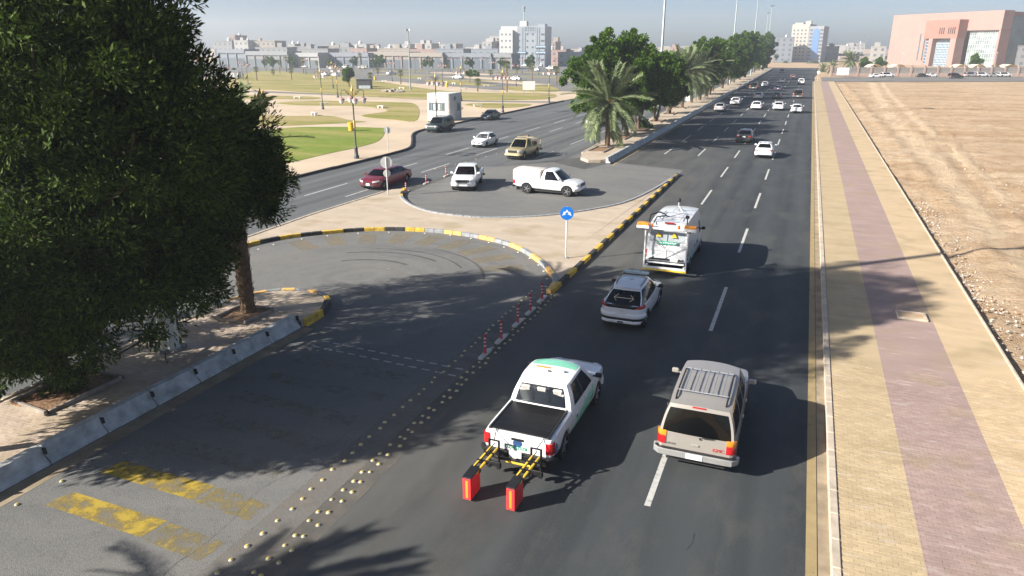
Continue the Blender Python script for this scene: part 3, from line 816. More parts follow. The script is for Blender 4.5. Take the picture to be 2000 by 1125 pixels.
# planting hole in the walk
hole = MB()
for (x, y, sx, sy) in ((0, -.42, 1.1, .09), (0, .42, 1.1, .09), (-.5, 0, .09, .74), (.5, 0, .09, .74)):
    hole.box((x, y, .03), (sx, sy, .09), ch=.012)
h_ = hole.build('planting_frame', CONC, None, loc=(5.0, 31.3, .15), label='small square concrete planting frame filled with sand in the walk', cat='planter')
MB().box((0, 0, .0), (.9, .74, .05)).build('sand_fill', SANDTRACK, h_)

# ---- park plaza on the far side of the left carriageway
park_edge = [(-39.45, -30), (-39.5, 47.4), (-39.35, 54), (-39.3, 58.8), (-39.3, 64.4), (-39.7, 69.3), (-42.0, 74.1), (-46.2, 82), (-47.2, 88), (-46.8, 93.4), (-46.9, 105), (-46.7, 117), (-46.6, 135), (-46.5, 170), (-46.5, 240), (-46.5, 300)]
PE = arc_pts(park_edge, 5)
park = struct('park_plaza', MB().prism(PE + [(-330, 300), (-330, -30)], -.1, .13), PARKPAVE)
run_blocks('kerb_stone', [p for p in PE if 30 < p[1] < 150], 1.0, [block_mesh('kerb_stone', .99, .24, .30, KERBDARK)], park, -.1)
struct('parking_lot', MB().sheet([(-330, 150), (-200, 215), (-127, 212), (-95, 190), (-75, 176), (-46.7, 178), (-46.7, 330), (-60, 420), (-420, 420), (-420, 200)], .137), LOTASPH)
# path strip through the park
struct('park_path', MB().sheet([(-200, 138), (-128, 146), (-102, 143), (-77, 138), (-62, 135.5), (-46.8, 139), (-46.8, 143), (-62, 139), (-77, 142), (-102, 147), (-128, 150.5), (-200, 143)], .137), LOTASPH)
for i, pl in enumerate(GRASS_PATCHES):
    P = arc_pts(pl + [pl[0]], 4)[:-1]
    struct('lawn', MB().prism(P, .05, .16 + .002 * i, bottom=False), GRASSG if i == 0 else GRASSD)
for i, (cx, cy, rx, ry) in enumerate([(-100, 225, 16, 3), (-150, 262, 14, 3), (-92, 262, 16, 4), (-70, 240, 10, 3), (-175, 300, 16, 4), (-120, 310, 18, 4)]):
    struct('lawn', MB().prism([(cx + rx * math.cos(R(a)), cy + ry * math.sin(R(a))) for a in range(0, 360, 15)], .05, .18 + .002 * i, bottom=False), GRASSD)
for i, (x, y, l, w, rz) in enumerate([(-110, 245, 40, 10, -30), (-85, 216, 30, 7, -38), (-135, 285, 40, 10, -25), (-75, 280, 30, 9, -20)]):
    MB().box((x, y, .13), (l, w, .05 + .004 * i), rz=R(rz)).build('plaza_island', PARKPAVE, kind='structure')
# small kerbed divider in the left carriageway
MB().prism([(-33.6, 120), (-31.0, 124), (-30.2, 150), (-31.5, 150)], -.05, .15).build('lane_divider', CONC, kind='structure')
# ------------------------------------------------------------------ vehicles (built nose towards +Y, origin on the ground under the middle)
def tab(T, x):
    return float(np.interp(x, [a for a, _ in T], [b for _, b in T]))

SECT = [(.90, 0.0), (.965, .10), (.995, .30), (1.0, .55), (.985, .82), (.955, 1.0)]
class Car:
    def __init__(s, S):
        s.S = S; s.L = S['L']; s.hw = S['W'] / 2
        h = s.L / 2
        s.plan = S.get('plan') or [(-h, s.hw * .80), (-h + .06, s.hw * .90), (-h + .18, s.hw * .965), (-h + .5, s.hw), (h - .9, s.hw), (h - .45, s.hw * .95), (h - .2, s.hw * .86), (h - .07, s.hw * .72), (h, s.hw * .52)]
    def section(s, y):
        S = s.S; w = tab(s.plan, y); zb = tab(S['bot'], y); zs = tab(S['sh'], y); zt = tab(S['top'], y)
        pts = [[w * a, zb + (zs - zb) * b] for a, b in SECT]
        pts += [[w * .87, zs + (zt - zs) * .62], [w * .6, zs + (zt - zs) * .9], [w * .3, zt], [0, zt + S.get('crown', .012)]]
        for yw in S['wheels']:
            d = y - yw; Ra = S['wr'] * S.get('arch', 1.17)
            if abs(d) < Ra:
                za = S['wr'] + math.sqrt(max(0, Ra * Ra - d * d)) * .98
                for j, q in enumerate(pts[:6]):
                    q[1] = max(q[1], min(za + .014 * j, zs - .002 * (6 - j)))
        return pts
    def body(s):
        S = s.S; h = s.L / 2
        ys = set(np.linspace(-h, h, 40).tolist() + [a for a, _ in s.plan] + [a for a, _ in S['top']])
        for yw in S['wheels']:
            Ra = S['wr'] * S.get('arch', 1.17)
            for k in range(13): ys.add(yw + Ra * math.cos(math.pi * k / 12) * .9995)
            ys.add(yw - Ra - .004); ys.add(yw + Ra + .004)
        ys = sorted(y for y in ys if -h <= y <= h)
        yy = [ys[0]]
        for y in ys[1:]:
            if y - yy[-1] > .003: yy.append(y)
        mb = MB(); rows = []
        for y in yy:
            half = s.section(y)
            rows.append([(x, y, z) for x, z in half] + [(-x, y, z) for x, z in half[-2::-1]])
        n = len(rows[0])
        mb.add([p for r_ in rows for p in r_], [(i * n + j, i * n + j + 1, (i + 1) * n + j + 1, (i + 1) * n + j) for i in range(len(yy) - 1) for j in range(n - 1)])
        mb.add(rows[0], [tuple(range(n))]); mb.add(rows[-1], [tuple(range(n))[::-1]])
        return mb
    # plan outline, arc length from the middle of the tail (or nose)
    def outline(s, end):
        sg = -1 if end == 'rear' else 1
        P = [(0, sg * s.L / 2)] + [(w, y) for y, w in (s.plan if end == 'rear' else s.plan[::-1])]
        return [Vector(p) for p in P]
    def at(s, end, a):
        P = s.outline(end); sg = 1 if a >= 0 else -1; a = abs(a)
        for p, q in zip(P, P[1:]):
            L = (q - p).length
            if a <= L and L > 1e-6:
                m = p.lerp(q, a / L); d = (q - p).normalized()
                nrm = Vector((d.y, -d.x))
                if nrm.dot(m - Vector((0, 0))) < 0: nrm = -nrm
                return Vector((m.x * sg, m.y)), Vector((nrm.x * sg, nrm.y))
            a -= L
        return Vector((P[-1].x * sg, P[-1].y)), Vector((sg, 0))
    def band(s, mb, end, a0, a1, z0, z1, off=.015, depth=.06, n=8, z0b=None, z1b=None, mi=0, k=1.0, soft=.35):
        """a strip that follows the tail or nose; z can change from a0 to a1"""
        n = max(2, n); vs = []; fs = []
        for i in range(n + 1):
            t = i / n; a = a0 + (a1 - a0) * t
            p, nr = s.at(end, a)
            p = Vector((p.x * k, p.y))
            zl = z0 + ((z0b if z0b is not None else z0) - z0) * t; zh = z1 + ((z1b if z1b is not None else z1) - z1) * t
            o = p + nr * off; q = p - nr * depth; o2 = p + nr * off * (1 - soft)
            dz = min(.03, (zh - zl) * .25)
            vs += [(q.x, q.y, zl), (o2.x, o2.y, zl), (o.x, o.y, zl + dz), (o.x, o.y, zh - dz), (o2.x, o2.y, zh), (q.x, q.y, zh)]
        for i in range(n):
            for j in range(5):
                q = (i * 6 + j, i * 6 + j + 1, (i + 1) * 6 + j + 1, (i + 1) * 6 + j)
                fs.append(q)
        fs.append(tuple(range(6))[::-1]); fs.append(tuple(range(n * 6, n * 6 + 6)))
        mb.add(vs, fs, mi)
        return mb
    # cabin surfaces
    def cab(s, C=None):
        C = C or s.S['cab']
        yA, yB, yC, yD = C['y']; zb = C['zb']; zr = C['zr']; wb = C['wb']; wr = C['wr']
        df, dr = C.get('df', .05), C.get('dr', .05); bf, br = C.get('bf', .12), C.get('br', .08)
        zbr = C.get('zbr', zb)
        def zroof(u): return zr - df * max(0, (.4 - u) / .4) ** 2 - dr * max(0, (u - .6) / .4) ** 2
        def side(u, t, sg):
            y = (yA + (yD - yA) * u) * (1 - t) + (yB + (yC - yB) * u) * t
            x = wb * (1 - C.get('kb', .05) * abs(2 * u - 1) ** 3) * (1 - t) + wr * (1 - C.get('kr', .05) * abs(2 * u - 1) ** 3) * t + .03 * math.sin(math.pi * t)
            z = (zb + (zbr - zb) * u) * (1 - t) + (zroof(u) - .035) * t
            return (x * sg, y, z)
        def front(v, t):
            e = side(0, t, 1)
            return (e[0] * v, e[1] + bf * (1 - v * v), e[2] + (.02 + .015 * t) * (1 - v * v))
        def rear(v, t):
            e = side(1, t, 1)
            return (e[0] * v, e[1] - br * (1 - v * v), e[2] + (.035 * t) * (1 - v * v))
        def roof(v, u):
            e = side(u, 1, 1); cr = 1 - abs(v) ** 3.2
            return (e[0] * v, e[1] + (1 - v * v) * (bf * (1 - u) ** 4 - br * u ** 4), e[2] + .035 * cr)
        return side, front, rear, roof
    def cabin(s, shell, pillar, panes, C=None):
        C = C or s.S['cab']
        side, front, rear, roof = s.cab(C)
        tb, tt = C.get('t', (.06, .9))
        def grid(fn, us, ts, wins, sink, flip, pill=None):
            for u0, u1 in zip(us, us[1:]):
                for t0, t1 in zip(ts, ts[1:]):
                    q = [fn(u0, t0), fn(u1, t0), fn(u1, t1), fn(u0, t1)]
                    if flip: q = q[::-1]
                    um, tm = (u0 + u1) / 2, (t0 + t1) / 2
                    tgt = shell
                    for i, (a, b, ta, tb_) in enumerate(wins):
                        if a < um < b and ta < tm < tb_: tgt = sink[i]
                    if tgt is shell and pill and pill[0] < um < pill[1] and tb < tm < tt: tgt = pillar.setdefault((pill[2], sum(um > w_[0] for w_ in wins)), MB())
                    tgt.add(q, [(0, 1, 2, 3)])
        def br(lst, n=2):
            lst = sorted(set(lst)); out = []
            for a, b in zip(lst, lst[1:]):
                m = max(1, int((b - a) * 14 + .5)) if n else 1
                out += [a + (b - a) * k / m for k in range(m)]
            return out + [lst[-1]]
        wl = C['win']
        ts = br([0, tb, tt, 1])
        for sg in (1, -1):
            sinks = [MB() for _ in wl]
            us = br([0, 1] + [v for w in wl for v in w])
            grid(lambda u, t: side(u, t, sg), us, ts, [(a, b, tb, tt) for a, b in wl], sinks, sg > 0, (wl[0][0], wl[-1][1], sg) if wl and C.get('black', True) else None)
            panes += [('side_window', m) for m in sinks]
        for fn, nm, flip, w in ((front, 'windshield', False, C.get('fw', (.9, .05, .93))), (rear, 'rear_window', True, C.get('rw', (.86, .12, .9)))):
            sink = [MB()]
            if w:
                grid(fn, br([-1, -w[0], w[0], 1]), br([0, w[1], w[2], 1]), [(-w[0], w[0], w[1], w[2])], sink, not flip)
                panes.append((nm, sink[0]))
            else:
                grid(fn, br([-1, 1]), br([0, 1]), [], [], not flip)
        us = [i / 12 for i in range(13)]; vs = [-1, -.97, -.9, -.75, -.5, -.25, 0, .25, .5, .75, .9, .97, 1]
        for a, b in zip(vs, vs[1:]):
            for c, d in zip(us, us[1:]):
                shell.add([roof(a, c), roof(b, c), roof(b, d), roof(a, d)], [(3, 2, 1, 0)])

def wheel_meshes(r, w, rim_m, spokes=5):
    ty = MB().lathe([(r * .62, -w / 2), (r * .9, -w / 2), (r * .985, -w * .38), (r, -w * .2), (r, w * .2), (r * .985, w * .38), (r * .9, w / 2), (r * .62, w / 2)], 28, axis='X', caps=False)
    rm = MB().lathe([(.02, .01), (r * .6, -.03 * w), (r * .655, w * .42), (r * .655, w * .47), (r * .60, w * .47), (r * .58, w * .25), (r * .15, w * .22), (.02, w * .24)], 28, axis='X', mi=1)
    for k in range(spokes):
        a = 2 * math.pi * k / spokes
        m = Matrix.Rotation(a, 4, 'X')
        b = MB(m).box((w * .36, r * .34, 0), (.045, r * .56, r * .15), ch=.008)
        rm.add(b.v, b.f, 0)
    rm.lathe([(r * .16, w * .30), (r * .15, w * .46), (.005, w * .47)], 12, axis='X')
    return ty.mesh('wheel', RUBBER, 40), rm.mesh('rim', [rim_m, SEATDARK], 40)
_wh = {}
def add_wheels(root, S, rim_m=None):
    rim_m = rim_m or ALLOY
    key = (S['wr'], S.get('ww', .22), rim_m.name)
    if key not in _wh: _wh[key] = wheel_meshes(S['wr'], S.get('ww', .22), rim_m)
    ty, rm = _wh[key]
    for yw in S['wheels']:
        for sg in (1, -1):
            x = (S['W'] / 2 - S.get('ww', .22) / 2 - .015) * sg
            w = link('wheel', ty, root, (x, yw, S['wr'] + .004))
            w.rotation_euler = (0, 0, 0 if sg > 0 else math.pi)
            link('rim', rm, w)

def seat_mesh(m, n, zf, w, ys):
    mb = MB()
    for y, cnt in ys:
        for k in range(cnt):
            x = (k - (cnt - 1) / 2) * (w * 2 / cnt) * .86
            ww = w * 2 / cnt * .78
            mb.box((x, y, zf + .1), (ww, .5, .16), ch=.04)
            mb.box((x, y - .28, zf + .42), (ww, .14, .62), ch=.04, rx=R(12))
            mb.box((x, y - .36, zf + .74), (min(.28, ww), .1, .17), ch=.03, rx=R(8))
    return mb.mesh('seats', m)

def box_part(root, name, m, c, d, ch=.01, rz=0, rx=0, ry=0):
    return MB().box(c, d, rz, 0, ch, rx, ry).build(name, m, root)

def text_part(root, name, txt, size, loc, rot, m, extrude=.003):
    cu = bpy.data.curves.new(name, 'FONT'); cu.body = txt; cu.size = size; cu.extrude = extrude; cu.align_x = 'CENTER'; cu.align_y = 'CENTER'
    o = bpy.data.objects.new(name + '_tmp', cu); col.objects.link(o)
    dg = bpy.context.evaluated_depsgraph_get(); me = bpy.data.meshes.new_from_object(o.evaluated_get(dg))
    bpy.data.objects.remove(o)
    me.materials.clear(); me.materials.append(m)
    q = link(name, me, root, loc); q.rotation_euler = rot
    return q

def make_car(name, S, P, label, cat, group=None, seats=SEATDARK, glass=GLASS, rim=None, detail=1, rear_glass=None, side_glass=None):
    root = thing(name, label, cat, group=group)
    c = Car(S)
    c.body().build('body', P, root, 32)
    shell, pil, panes = MB(), {}, []
    c.cabin(shell, pil, panes)
    shell.build('cabin', P, root, 40)
    for q in pil.values(): q.build('window_pillar', BLACK, root, 40)
    for nm, m in panes:
        if m.f: m.build(nm, (rear_glass if nm == 'rear_window' and rear_glass else side_glass if nm == 'side_window' and side_glass else glass), root, 40)
    h = S['L'] / 2; hw = S['W'] / 2
    MB().box((0, 0, .36), (hw * 1.5, S['L'] * .93, .3)).box((0, (S['cab']['y'][0] + S['cab']['y'][3]) / 2, S['cab']['zb'] - .28), (hw * 1.7, abs(S['cab']['y'][0] - S['cab']['y'][3]) * .9, .1)).build('underbody', SEATDARK, root)
    if S.get('seats'):
        link('seats', seat_mesh(seats, 0, S['cab']['zb'] - .3, S['cab']['wb'] * .88, S['seats']), root)
    add_wheels(root, S, rim)
    for sg in (1, -1):                                   # door mirrors
        ym, zm = S['mirror']
        MB().box((sg * (hw + .11), ym, zm), (.2, .10, .15), ch=.03).box((sg * (hw - .0), ym + .02, zm - .05), (.14, .05, .04)).build('mirror', S.get('mirror_m') or P, root, 40)
    return root, c

def lamps_rear(root, c, a0, a1, z0, z1, m=REDLAMP, **k):
    for sg in (1, -1):
        mb = MB(); c.band(mb, 'rear', a0 * sg, a1 * sg, z0, z1, **k); mb.build('tail_light', m, root, 30)
def lamps_front(root, c, a0, a1, z0, z1, m=CLEARLAMP, **k):
    for sg in (1, -1):
        mb = MB(); c.band(mb, 'front', a0 * sg, a1 * sg, z0, z1, **k); mb.build('headlight', m, root, 30)
def band_part(root, c, name, m, end, a, z0, z1, **k):
    mb = MB(); c.band(mb, end, -a, a, z0, z1, n=k.pop('n', 14), **k)
    return mb.build(name, m, root, 30)
def handles(root, S, ys, z, m):
    for y in ys:
        for sg in (1, -1):
            box_part(root, 'door_handle', m, (sg * (S['W'] / 2 + .012), y, z), (.035, .17, .035))
def seams(root, c, ys, z1, m=BLACK):
    for y in ys:
        for sg in (1, -1):
            mb = MB(); pts = c.section(y)[:6]
            v = []
            for x, z in pts:
                if z > z1 + .02: z = z1
                v += [((x + .003) * sg, y - .006, z), ((x + .003) * sg, y + .006, z)]
            mb.add(v, [(2 * i, 2 * i + 1, 2 * i + 3, 2 * i + 2) for i in range(len(pts) - 1)])
            mb.build('door_seam', m, root)
def plate(root, y, z, rx=0, w=.34, h=.17, yoff=0):
    return box_part(root, 'number_plate', PLATE, (0, y, z), (w, .02, h), ch=.006, rx=rx)

# --- sedan
def sedan_spec(L=4.42, W=1.74, H=1.475, bump_=0.0):
    h = L / 2
    return dict(L=L, W=W, wr=.31, ww=.2, wheels=(-h + .95, h - .85), mirror=(h - 1.42, 1.02),
        bot=[(-h, .36), (-h + .25, .24), (h - .4, .2), (h, .27)],
        sh=[(-h, .78), (-h + .1, .90), (-h + .7, .945), (0, .93), (h - 1.2, .90), (h - .45, .74), (h - .1, .60), (h, .52)],
        top=[(-h, .84), (-h + .06, 1.0), (-h + .55, 1.045), (0, 1.0), (h - 1.25, .985), (h - .5, .85), (h - .15, .70), (h, .56)],
        cab=dict(y=(h - 1.18, h - 1.95, -h + 1.20, -h + .52), zb=.93, zr=H, wb=W * .475, wr=W * .345, df=.06, dr=.07, bf=.18, br=.14, kr=.10, kb=.09, zbr=.985,
                 win=[(.14, .46), (.50, .80), (.82, .88)]), seats=[(.28, 2), (-.62, 3)])
def sedan(name, P, label, group, L=4.42, W=1.74, H=1.475, led=False):
    S = sedan_spec(L, W, H)
    root, c = make_car(name, S, P, label, 'car', group, SEATDARK if not led else SEATLIGHT, GLASS if not led else GLASS_CLEAR)
    h = L / 2
    lamps_rear(root, c, .52, .96, .76, .88, off=.014)
    lamps_front(root, c, .42, 1.0, .60, .72, off=.012, z0b=.68, z1b=.80)
    band_part(root, c, 'grille', BLACK, 'front', .42, .50, .60, off=.01)
    band_part(root, c, 'front_bumper', BLACK, 'front', .62, .27, .40, off=.012)
    band_part(root, c, 'rear_bumper', P, 'rear', 1.02, .40, .62, off=.035)
    band_part(root, c, 'bumper_insert', BLACK, 'rear', .62, .27, .39, off=.02)
    plate(root, -h - .012, .77)
    plate(root, h + .014, .46)
    handles(root, S, (.05, -.85), .80, P)
    seams(root, c, (.78, -.18, -1.05), .92)
    return root

# --- big SUV (three boxes long roof)
def suv_spec(L=5.05, W=2.0, H=1.9):
    h = L / 2
    return dict(L=L, W=W, wr=.39, ww=.27, wheels=(-h + 1.12, h - .98), mirror=(h - 1.62, 1.28), crown=.02,
        plan=[(-h, W / 2 * .86), (-h + .03, W / 2 * .93), (-h + .1, W / 2 * .97), (-h + .4, W / 2), (h - .8, W / 2), (h - .3, W / 2 * .94), (h - .1, W / 2 * .86), (h, W / 2 * .74)],
        bot=[(-h, .50), (-h + .3, .38), (h - .4, .34), (h, .42)],
        sh=[(-h, 1.06), (-h + .1, 1.10), (h - 1.3, 1.10), (h - .3, 1.0), (h, .92)],
        top=[(-h, 1.10), (-h + .1, 1.12), (h - 1.4, 1.16), (h - .3, 1.07), (h, .98)],
        cab=dict(y=(h - 1.42, h - 2.05, -h + .20, -h + .02), zb=1.09, zr=H, wb=W * .478, wr=W * .385, df=.04, dr=.04, bf=.14, br=.05, kb=.03, kr=.04,
                 win=[(.12, .35), (.39, .62), (.66, .93)], rw=(.93, .02, .86)), seats=[(.55, 2), (-.4, 3), (-1.3, 2)])

def big_suv(name, P, label, group=None, L=5.05, W=2.0, H=1.9, rack=True, near=False):
    S = suv_spec(L, W, H); h = L / 2
    root, c = make_car(name, S, P, label, 'suv', group, glass=GLASS if not near else glass_mat('tinted_suv_glass', .07))
    for sg in (1, -1):
        mb = MB(); c.band(mb, 'rear', sg * .76, sg * 1.06, .74, .97, off=.02); mb.build('tail_light', REDLAMP, root, 30)
        mb = MB(); c.band(mb, 'rear', sg * .755, sg * 1.065, .97, 1.12, off=.021); mb.build('indicator', AMBER, root, 30)
    lamps_front(root, c, .50, 1.02, .74, .94)
    band_part(root, c, 'grille', CHROME, 'front', .48, .70, .92, off=.015)
    band_part(root, c, 'front_bumper', P, 'front', 1.1, .42, .66, off=.05)
    bp = MB(); c.band(bp, 'rear', -1.14, 1.14, .44, .64, off=.11, depth=.1, n=18)
    rb = bp.build('rear_bumper', mat("grey_bumper", (.30, .30, .29), .45, .3), root, 30)
    bp = MB(); c.band(bp, 'rear', -1.0, 1.0, .642, .662, off=.10, depth=.06, n=18); bp.build('bumper_step', BLACK, root)
    plate(root, -h - .115, .55, w=.42, h=.15)
    handles(root, S, (.25, -.75), .98, BLACK if not near else P)
    seams(root, c, (h - 1.75, .1, -.95), 1.08)
    box_part(root, 'tailgate_handle', P, (0, -h - .012, .83), (.18, .03, .06))
    if rack:
        side, front, rear, roof = c.cab()
        for sg in (1, -1):
            pts = [roof(sg * .84, u) for u in (.22, .3, .5, .7, .88, .93)]
            pts = [(x, y, z + (.06 if 0 < i < 5 else .01)) for i, (x, y, z) in enumerate(pts)]
            MB().tube(pts, .022, 6).build('roof_rail', BLACK, root, 40)
        for u in (.30, .80) if near else (.35, .8):
            MB().tube([(x, y, roof(0, u)[2] + .085) for x, y, z in (roof(-.84, u), roof(.84, u))], .014, 6).build('rack_bar', STEEL if near else BLACK, root)
        if near:
            for sg in (-.62, -.31, 0, .31, .62):
                MB().tube([(roof(sg, u)[0], roof(sg, u)[1], roof(0, u)[2] + .095) for u in (.30, .80)], .014, 6).build('rack_bar', STEEL, root)
    box_part(root, 'brake_light', REDLAMP, (0, c.cab()[2](0, .96)[1] - .01, c.cab()[2](0, .96)[2]), (.34, .03, .04))
    return root, c

# --- crossover
def crossover(P):
    L, W, H = 4.3, 1.76, 1.60; h = L / 2
    S = dict(L=L, W=W, wr=.34, ww=.21, wheels=(-h + .82, h - .86), mirror=(h - 1.45, 1.08), mirror_m=BLACK,
        plan=[(-h, .52), (-h + .06, .66), (-h + .16, .77), (-h + .3, .84), (-h + .55, .88), (h - .8, .88), (h - .4, .84), (h - .15, .72), (h, .5)],
        bot=[(-h, .40), (-h + .2, .30), (h - .4, .24), (h, .3)],
        sh=[(-h, .92), (-h + .12, 1.0), (-h + .5, 1.02), (0, .98), (h - 1.1, .95), (h - .3, .84), (h, .70)],
        top=[(-h, .96), (-h + .12, 1.04), (0, 1.03), (h - 1.2, 1.03), (h - .4, .93), (h, .76)],
        cab=dict(y=(h - 1.02, h - 1.75, -h + 1.02, -h + .14), zb=.985, zr=H, wb=W * .475, wr=W * .335, df=.07, dr=.10, bf=.2, br=.12, kb=.12, kr=.12, zbr=1.0,
                 win=[(.12, .44), (.47, .78), (.80, .985)], rw=(.955, .05, .84), black=True), seats=[(.32, 2), (-.55, 3)])
    root, c = make_car('crossover_car', S, P, 'white crossover with a light bar on its roof front, driving between pickup and van', 'crossover')
    side, front, rear, roof = c.cab()
    for sg in (1, -1):
        mb = MB(); c.band(mb, 'rear', sg * .58, sg * 1.05, .93, 1.01, off=.022, z0b=.94, z1b=1.07); mb.build('tail_light', REDLAMP, root, 30)
    band_part(root, c, 'tail_band', BLACK, 'rear', 1.08, .925, 1.03, off=.012)
    band_part(root, c, 'rear_bumper', P, 'rear', 1.12, .54, .70, off=.05)
    band_part(root, c, 'lower_cladding', BLACK, 'rear', 1.2, .43, .53, off=.045)
    band_part(root, c, 'skid_plate', WHITEP, 'rear', .78, .32, .44, off=.06)
    box_part(root, 'tow_cover', BLACK, (0, -h - .055, .38), (.24, .03, .06))
    plate(root, -h - .03, .80, w=.34, h=.17)
    lamps_front(root, c, .45, 1.0, .74, .86)
    band_part(root, c, 'grille', BLACK, 'front', .4, .5, .75, off=.012)
    handles(root, S, (.15, -.75), .88, P)
    seams(root, c, (.85, -.1, -.95), .96)
    for sg in (1, -1):
        mb = MB()
        for yw in S['wheels']:
            Ra = S['wr'] * 1.17
            mb.tube([(sg * (W / 2 - .01), yw + Ra * math.cos(R(a)), S['wr'] + Ra * math.sin(R(a))) for a in range(0, 181, 15)], .035, 6)
        mb.build('arch_trim', BLACK, root, 40)
    # spoiler, rails, warning light bar, LED arrow behind the rear glass
    e = [rear(v, .99) for v in (-.95, -.5, 0, .5, .95)]
    sp = MB()
    sp.add([(x, y + .12, z + .05) for x, y, z in e] + [(x * .97, y - .13, z + .035) for x, y, z in e] + [(x * .97, y - .12, z + .0) for x, y, z in e] + [(x, y + .05, z - .0) for x, y, z in e],
           [(i + 5 * j, i + 1 + 5 * j, i + 6 + 5 * j, i + 5 + 5 * j) for j in range(3) for i in range(4)])
    sp.build('spoiler', P, root, 40)
    for sg in (1, -1):
        MB().tube([(roof(sg * .9, u)[0], roof(sg * .9, u)[1], roof(sg * .9, u)[2] + .035) for u in (.1, .3, .6, .92)], .016, 6).build('roof_rail', BLACK, root, 40)
    yb = roof(0, .12)[1]; zb = roof(0, .12)[2]
    lb = MB().box((0, yb, zb + .10), (1.06, .26, .09), ch=.03).build('light_bar', mat("smoked_clear_lens", (.40, .45, .43), .2, coat=.7), root)
    MB().box((0, yb, zb + .04), (1.0, .2, .05)).build('light_bar_base', BLACK, lb)
    for x in (-.35, 0, .35): MB().box((x, yb, zb + .147), (.24, .20, .008), ch=.003).build('lens_cell', mat("pale_green_lens", (.45, .6, .52), .25, coat=.5), lb)
    zc = roof(0, .55)[2]
    MB().box((0, roof(0, .55)[1], zc + .004), (.22, .03, .004)).box((0, roof(0, .55)[1], zc + .005), (.02, .2, .004)).build('roof_emblem', GREEND, root)
    p0, p1 = Vector(rear(0, .38)), Vector(rear(0, .40))
    off = Vector((0, -.03, .012))
    def rp(v, t): return Vector(rear(v, t)) + off
    ar = MB()
    ar.tube([rp(-.55, .42), rp(.55, .42)], .013, 5)
    for sg in (1, -1):
        ar.tube([rp(sg * .38, .60), rp(sg * .58, .42), rp(sg * .38, .26)], .012, 5)
    ar.build('arrow_sign', mat("amber_white_arrow", (.75, .60, .42), .4), root)
    return root

# --- pickups
def pickup_spec(L, W, H, cab_len, wr=.39, single=False):
    h = L / 2
    yA = h - 1.28
    return dict(L=L, W=W, wr=wr, ww=.26, wheels=(-h + 1.12, h - .92), mirror=(yA - .18, 1.26), mirror_m=BLACK,
        plan=[(-h, W / 2 * .93), (-h + .03, W / 2 * .965), (-h + .15, W / 2 * .98), (-h + .4, W / 2), (h - .8, W / 2), (h - .35, W / 2 * .95), (h - .12, W / 2 * .84), (h, W / 2 * .66)],
        bot=[(-h, .58), (-h + .4, .50), (-.2, .42), (h - .4, .38), (h, .45)],
        sh=[(-h, 1.06), (-h + .05, 1.10), (yA - cab_len, 1.10), (yA, 1.09), (h - .3, 1.0), (h, .90)],
        top=[(-h, 1.08), (-h + .05, 1.115), (yA - cab_len, 1.115), (yA, 1.16), (h - .4, 1.09), (h - .1, 1.0), (h, .94)],
        cab=dict(y=(yA, yA - .78, yA - cab_len + .22, yA - cab_len), zb=1.09, zr=H, wb=W * .478, wr=W * .37, df=.05, dr=.05, bf=.15, br=.04, kb=.03, kr=.05,
                 win=[(.14, .82)] if single else [(.13, .50), (.54, .87)], rw=(.84, .10, .84)),
        seats=[(yA - 1.0, 2)] + ([] if single else [(yA - 1.85, 3)]))

def pickup(name, P, label, L=5.36, W=1.9, H=1.80, cab_len=2.35, single=False, glass=None, seats=SEATDARK, mirror_m=BLACK, rim=None, rear_z=(.72, 1.03), side_glass=None):
    S = pickup_spec(L, W, H, cab_len, single=single); S['mirror_m'] = mirror_m; h = L / 2
    root, c = make_car(name, S, P, label, 'pickup', None, seats, glass or GLASS, rim, side_glass=side_glass)
    lamps_rear(root, c, W / 2 * .80, W / 2 * 1.13, rear_z[0], rear_z[1], off=.02)
    lamps_front(root, c, .52, 1.02, .78, .96)
    bp = MB(); c.band(bp, 'rear', -W / 2 * 1.05, W / 2 * 1.05, .48, .64, off=.13, depth=.12, n=16); bp.build('rear_bumper', BLACK, root, 30)
    band_part(root, c, 'front_bumper', P, 'front', 1.15, .46, .72, off=.05)
    band_part(root, c, 'grille', BLACK, 'front', .5, .72, .96, off=.016)
    handles(root, S, (S['cab']['y'][0] - 1.05,) if single else (S['cab']['y'][0] - 1.05, S['cab']['y'][0] - 2.05), .96, P)
    seams(root, c, (S['cab']['y'][0] - .12, S['cab']['y'][0] - 1.2, S['cab']['y'][3] - .04) if not single else (S['cab']['y'][0] - .1, S['cab']['y'][3] - .03), 1.07)
    plate(root, -h - .145 + .0, .56, w=.34, h=.13)
    return root, c

def patch_on_side(root, c, name, m, sg, pts, off=.006):
    """decal polygon strip on the body side: pts = [(y, zlow, zhigh)]"""
    mb = MB(); vs = []
    for y, z0, z1 in pts:
        sec = c.section(y)[:6]
        for z in (z0, (z0 + z1) / 2, z1):
            x = float(np.interp(z, [p[1] for p in sec], [p[0] for p in sec]))
            vs.append(((x + off) * sg, y, z))
    fs = []
    for i in range(len(pts) - 1):
        for j in range(2):
            a = i * 3 + j
            fs.append((a, a + 1, a + 4, a + 3))
    mb.add(vs, fs)
    return mb.build(name, m, root)
# ------------------------------------------------------------------ the near vehicles
WHITE = paint('white', (.78, .79, .80))
SILVER = paint('silver', (.52, .53, .54), .4)
PEWTER = paint('pewter', (.40, .37, .33), .35)
DARK = paint('black', (.012, .013, .015))
GREY = paint('graphite', (.07, .072, .08), .3)
DGREEN = paint('dark_green', (.02, .045, .045), .3)
MAROON = paint('maroon', (.16, .012, .025), .2)
TAN = paint('desert_tan', (.36, .30, .16))
BEIGE = paint('beige_white', (.62, .60, .54))
REDDISH = paint('dusty_rose', (.42, .24, .22), .2)
DBLUE = paint('dark_blue', (.03, .045, .09), .3)

